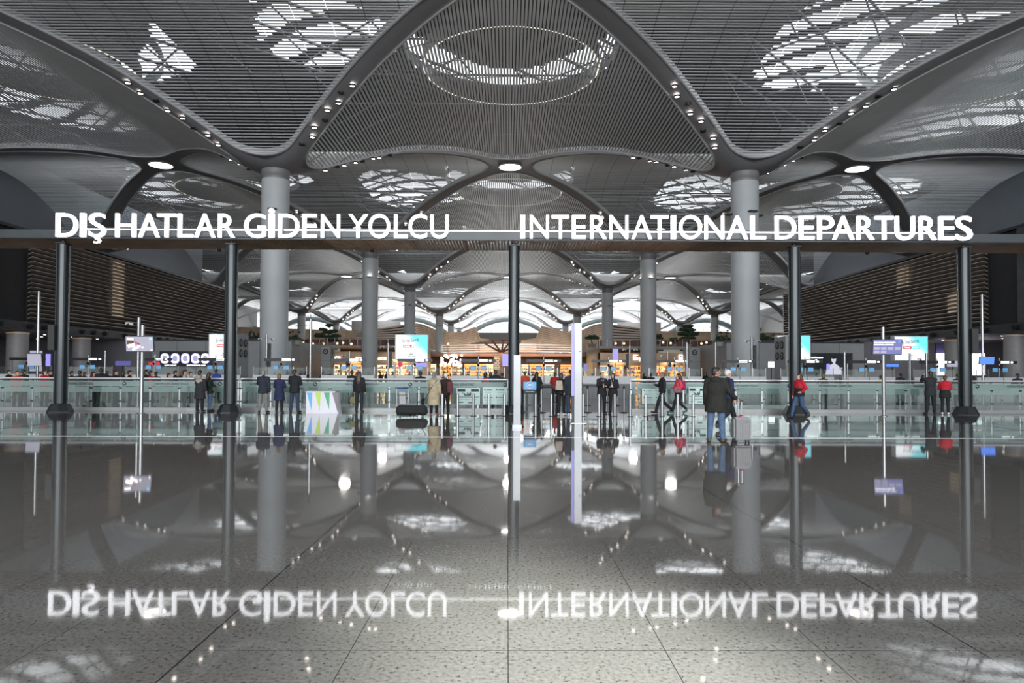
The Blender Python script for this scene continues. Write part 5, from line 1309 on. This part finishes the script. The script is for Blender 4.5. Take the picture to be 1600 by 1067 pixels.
B = Blob(); B.cap((-.46,0,.30), (.44,0,.30), .13, .13); B.cap((-.46,0,.20), (.46,0,.20), .14); B.ell((-.48,0,.26), (.06,.15,.17)); B.ell((.46,0,.26), (.06,.15,.17)); put('body', B.mesh('body', cloth('bag_black', (.02,.02,.021)), .018, 4), t)
for x in (-.42,.42,.2):
    b = MB(); b.tube((x-.02,-.09,.04), (x+.02,-.09,.04), .04, n=12); b.box((x,-.09,.07), (.06,.05,.04)); b.build('wheel', M_black, t)
b = MB(); b.box((0,0,.44), (.86,.02,.015)); b.box((-.1,-.02,.45), (.3,.1,.015)); b.build('zip', M_dark, t)
hd = wpt(w2, a2[1][3]); b = MB(); b.tube((.34,0,.40), (hd.x-t.location.x, hd.y-t.location.y, hd.z), .012, n=8); b.build('pull_handle', M_black, t)
# -- couple by the tall totem
q = G(892, 649.5)
person('man in dark blue jacket leaning to his companion beside the tall totem', (q.x, q.y, 0), 200, 1.78, 'jacket', cloth('ink', (.02,.025,.035)), c_djean, M_wsh, 'black', 'short', 'light', 'stand', ('hip','hang'), .015)
q = G(877, 649)
p2, _a = person('person in black with beige backpack beside the tall totem', (q.x, q.y, 0), 160, 1.64, 'shirt', c_black, c_black, M_wsh, 'brown', 'bob', 'light', 'stand', ('front','hang'), .015, sex='f')
bag('backpack', 'beige backpack on the back of the person in black by the totem', (q.x-.10, q.y-.22, .98), .30, .2, .38, cloth('bag_beige', (.42,.34,.28)), .2, .06)
# -- the two attendants
q = G(940.5, 646)
pa, aa = person('attendant in black uniform with tied hair looking at a phone', (q.x, q.y, 0), 18, 1.68, 'suit', c_black, c_black, None, 'black', 'bun', 'light', 'stand', ('phone','front'), .015, sex='f')
q = G(957.5, 646)
pb, ab = person('attendant in black uniform and dark blue headscarf', (q.x, q.y, 0), -22, 1.64, 'suit', c_black, c_black, None, 'black', 'hijab', 'light', 'stand', ('front','front'), .015, hair_m=c_navy, sex='f')
for p_, x_ in ((pa, .0), (pb, .0)):
    b = MB(); k = .95; b.tube((-.05*k,-.10*k,1.46*k), (0,-.158*k,1.22*k), .006, n=5); b.tube((.05*k,-.10*k,1.46*k), (0,-.158*k,1.22*k), .006, n=5); b.box((0,-.162*k,1.17*k), (.06,.008,.09)); b.build('lanyard', c_white, p_)
hd = wpt(pa, aa[-1][3]); b = MB(); b.box((0,0,0), (.07,.012,.14), 0, rx=-.6); tag(b.build('phone', M_black, None, (hd.x+.02, hd.y-.01, hd.z+.05)), 'dark phone in the hands of the left attendant', 'phone')
# -- walking pair
q = G(1035, 646)
person('man in black hooded top walking left behind the bollards', (q.x, q.y, 0), -86, 1.70, 'shirt', c_black, c_black, c_brown, 'sandy', 'short', 'tan', 'walk', ('phone','hang'), .015)
q = G(1060, 646)
pw, awk = person('woman with long black hair and coral top walking left behind bollards', (q.x, q.y, 0), -84, 1.64, 'shirt', c_pink, c_black, c_teal, 'black', 'long', 'light', 'walk', ('front','hip'), .015, sex='f')
bag('backpack', 'magenta backpack on the woman in the coral top', (q.x+.20, q.y-.02, .96), .20, .24, .40, cloth('magenta', (.32,.02,.09)), 0, .05)
bag('handbag', 'patterned shoulder bag at the hip of the woman in coral', (q.x-.10, q.y-.24, .86), .30, .12, .24, cloth('pattern', (.22,.10,.12)), 0, .0)
B = Blob(); B.loft([(.0,.02,.62,.17,.15), (0,0,.82,.185,.15), (0,0,.92,.17,.14)]); put('tied_jacket', B.mesh('tied_jacket', c_dgreen, .016, 3), pw)
# -- queue behind the glass: each figure an individual, built from a few bodies
arch = {}
def member(key, label, x, y, face, top_m, leg_m, hair_m, scale=1.0, group=None):
    st, sex = key
    if key not in arch:
        arch[key], _ = person('x', (0,0,0), 0, 1.70, 'jacket', c_black, c_char, None, 'black', st, 'light', 'stand', ('hang','front') if sex == 'm' else ('front','hip'), .022, sex=sex)
        arch[key]['used'] = 0; remember(arch[key])
    a = arch[key]
    if a['used'] == 0: o = a; a['used'] = 1; kids = list(a.children)
    else:
        o = a.copy(); C.objects.link(o); kids = []
        for ch in KIDS[a.name]:
            c = ch.copy(); c.parent = o; C.objects.link(c); kids.append(c)
    for c in kids:
        nm = c.name.split('.')[0]; m_ = {'jacket':top_m, 'trousers':leg_m, 'hair':hair_m, 'headscarf':hair_m}.get(nm)
        if m_: c.data = c.data.copy(); c.data.materials.clear(); c.data.materials.append(m_)
    o.location = (x, y, 0); o.rotation_euler = (0,0,math.radians(face)); o.scale = (scale,)*3
    tag(o, label, 'person', group); return o
HB, HBr, HG, HS = HAIR['black'], HAIR['brown'], HAIR['grey'], HAIR['sandy']
Q = [ # px, D, face, style, sex, top, legs, hair, scale, label
 (14,34.5,95,'short','m',c_black,c_char,HB,1.0,'man in black stooping in the queue at the far left edge'),
 (27,31.0,60,'short','m',cloth('coral_dark',(.45,.07,.04)),c_brown,HB,.98,'person in orange-red top, second in the left queue'),
 (37,32.0,170,'short','m',c_black,c_black,HB,1.02,'man in black coat walking behind the glass, far left'),
 (70,31.2,70,'bob','f',c_red,c_char,HBr,1.0,'woman in red top with brown hair left of the leftmost post'),
 (78,34.0,120,'short','m',c_black,c_black,HB,1.0,'man in black right behind the woman in red top'),
 (112,34.8,150,'short','m',c_brown,c_black,HB,.98,'person in brown just right of the leftmost post'),
 (125,31.8,185,'short','m',c_char,c_char,HB,.99,'man in grey vest and white sleeves in the left queue'),
 (133,36.3,100,'bob','f',c_black,c_black,HB,.95,'woman in black behind the man in the grey vest'),
 (146,32.5,80,'long','f',cloth('rose',(.38,.07,.09)),c_black,HB,.96,'woman in rose top with long black hair in the left queue'),
 (158,31.3,200,'short','m',c_black,c_char,HB,1.06,'tall man in black T-shirt in the left queue'),
 (168,34.6,170,'short','m',c_black,c_dgreen,HB,.99,'man in black behind the tall man in the T-shirt'),
 (181,32.4,90,'short','m',c_char,c_char,HB,1.0,'man in charcoal standing side-on in the left queue'),
 (193,34.0,140,'bob','f',c_black,c_black,HBr,.97,'woman in black left of the left screen pole'),
 (203,31.6,120,'short','m',c_black,c_char,HB,1.0,'man in black right at the left screen pole'),
 (228,34.2,140,'short','m',c_black,c_black,HB,1.02,'man in black right of the left screen pole'),
 (236,31.2,95,'bob','f',c_red,c_char,HB,.99,'woman in red top right of the left screen pole'),
 (244,33.8,170,'short','m',c_black,c_black,HB,.97,'man in black right behind the woman in red'),
 (264,31.0,80,'bob','f',c_hood,c_hood,HB,.93,'short woman in beige clothes under the window advert'),
 (274,33.9,130,'short','m',c_black,c_black,HB,1.0,'man in black under the window advert'),
 (284,35.6,180,'bob','f',c_black,c_black,HS,.98,'fair-haired person in black under the window advert'),
 (289,31.4,110,'short','m',cloth('pale_grey',(.38,.37,.38)),c_char,HB,1.02,'man in pale grey shirt with strap in the left queue'),
 (298,34.2,90,'short','m',cloth('pale_grey',(.38,.37,.38)),c_black,HB,.97,'person in pale top behind the man in pale grey'),
 (338,37.4,180,'short','m',c_blue,c_char,HB,1.06,'person with blue backpack left of the second post'),
 (550,34.0,182,'short','m',c_black,c_black,HB,1.02,'man in black behind the glass left of the woman with handbag'),
 (657,31.6,182,'short','m',c_black,c_black,HB,1.0,'broad man in black behind the glass by the long bag'),
 (759,31.5,120,'bob','f',c_red,c_char,HB,.98,'person in bright red left of the middle post'),
 (767,33.6,150,'bob','f',mat('jeans_blue',(.035,.09,.20),.8),c_char,HB,.99,'person with blue jacket between red and dark figures'),
 (774,31.0,175,'short','m',cloth('ink',(.02,.025,.035)),c_char,HBr,1.05,'brown-haired man in dark top left of the middle post'),
 (785,34.4,160,'short','m',c_char,c_black,HB,.96,'man in charcoal directly left of the middle post'),
 (820,36.0,190,'short','m',cloth('coral_dark',(.45,.07,.04)),c_char,HBr,1.02,'person in orange-red behind the blue camera notice'),
 (839,33.5,150,'long','f',c_black,c_black,HB,1.0,'woman with long hair right of the camera notice'),
 (867,37.4,180,'short','m',cloth('deep_red',(.3,.02,.02)),c_char,HB,.98,'person in deep red far behind the totem'),
 (1017,41.5,180,'short','m',c_black,c_black,HB,.97,'man in black far behind the walking pair'),
 (1068,33.4,200,'bob','f',cloth('linen',(.38,.36,.28)),c_char,HS,1.02,'person in linen top with dark strap right of the walking woman'),
 (1286,32.0,182,'bob','f',c_black,c_char,HS,.98,'fair-haired person in black under the dark advert'),
 (1376,33.2,200,'short','m',c_yel,c_char,HB,.93,'person in yellow top left of the violet pole screen'),
 (1496,32.4,190,'short','m',c_black,c_black,HB,.98,'man in black left of the rightmost post'),
 (1407,37.4,180,'short','m',c_black,c_char,HB,1.0,'man in black far behind, right of the violet pole screen'),
 (1590,34.0,180,'short','m',c_navy,c_char,HB,1.0,'man in navy at the far right edge behind the glass')]
for (px, D, f_, st_, sx_2, tm, lm, hm_, sc_, lab) in Q:
    D = 34.2 if 32.6 < D < 33.95 else (34.6 if 34.65 < D < 35.95 else D)
    member((st_, sx_2), lab, P(px, 600, D).x, D, f_, tm, lm, hm_, sc_)
# small figures farther back among the desks and shops
rr = random.Random(77)
tones = [c_black, c_char, c_navy, c_brown, c_hood, c_black, c_char, cloth('ink', (.02,.025,.035))]
k = 0
for px in [470,478,505,512,540,556,596,604,612,640,672,684,692,712,722,733,745,826,834,872,924,932,976,1006,1014,1024,1032,1046,1096,1104,1122,1130]:
    D = rr.uniform(56, 69); key = [('short','m'),('bob','f'),('long','f')][k % 3]
    member(key, 'small dark figure standing in front of the lit shops far behind', P(px+rr.uniform(-2,2), 600, D).x, D, rr.uniform(0, 360), tones[k % 8], [c_char, c_djean, c_black][k % 3], [HB, HBr, HB][k % 3], rr.uniform(.95, 1.06), 'distant figures before the shops'); k += 1
for a in arch.values():
    del a['used']
for o in C.objects:
    if 'used' in o: del o['used']
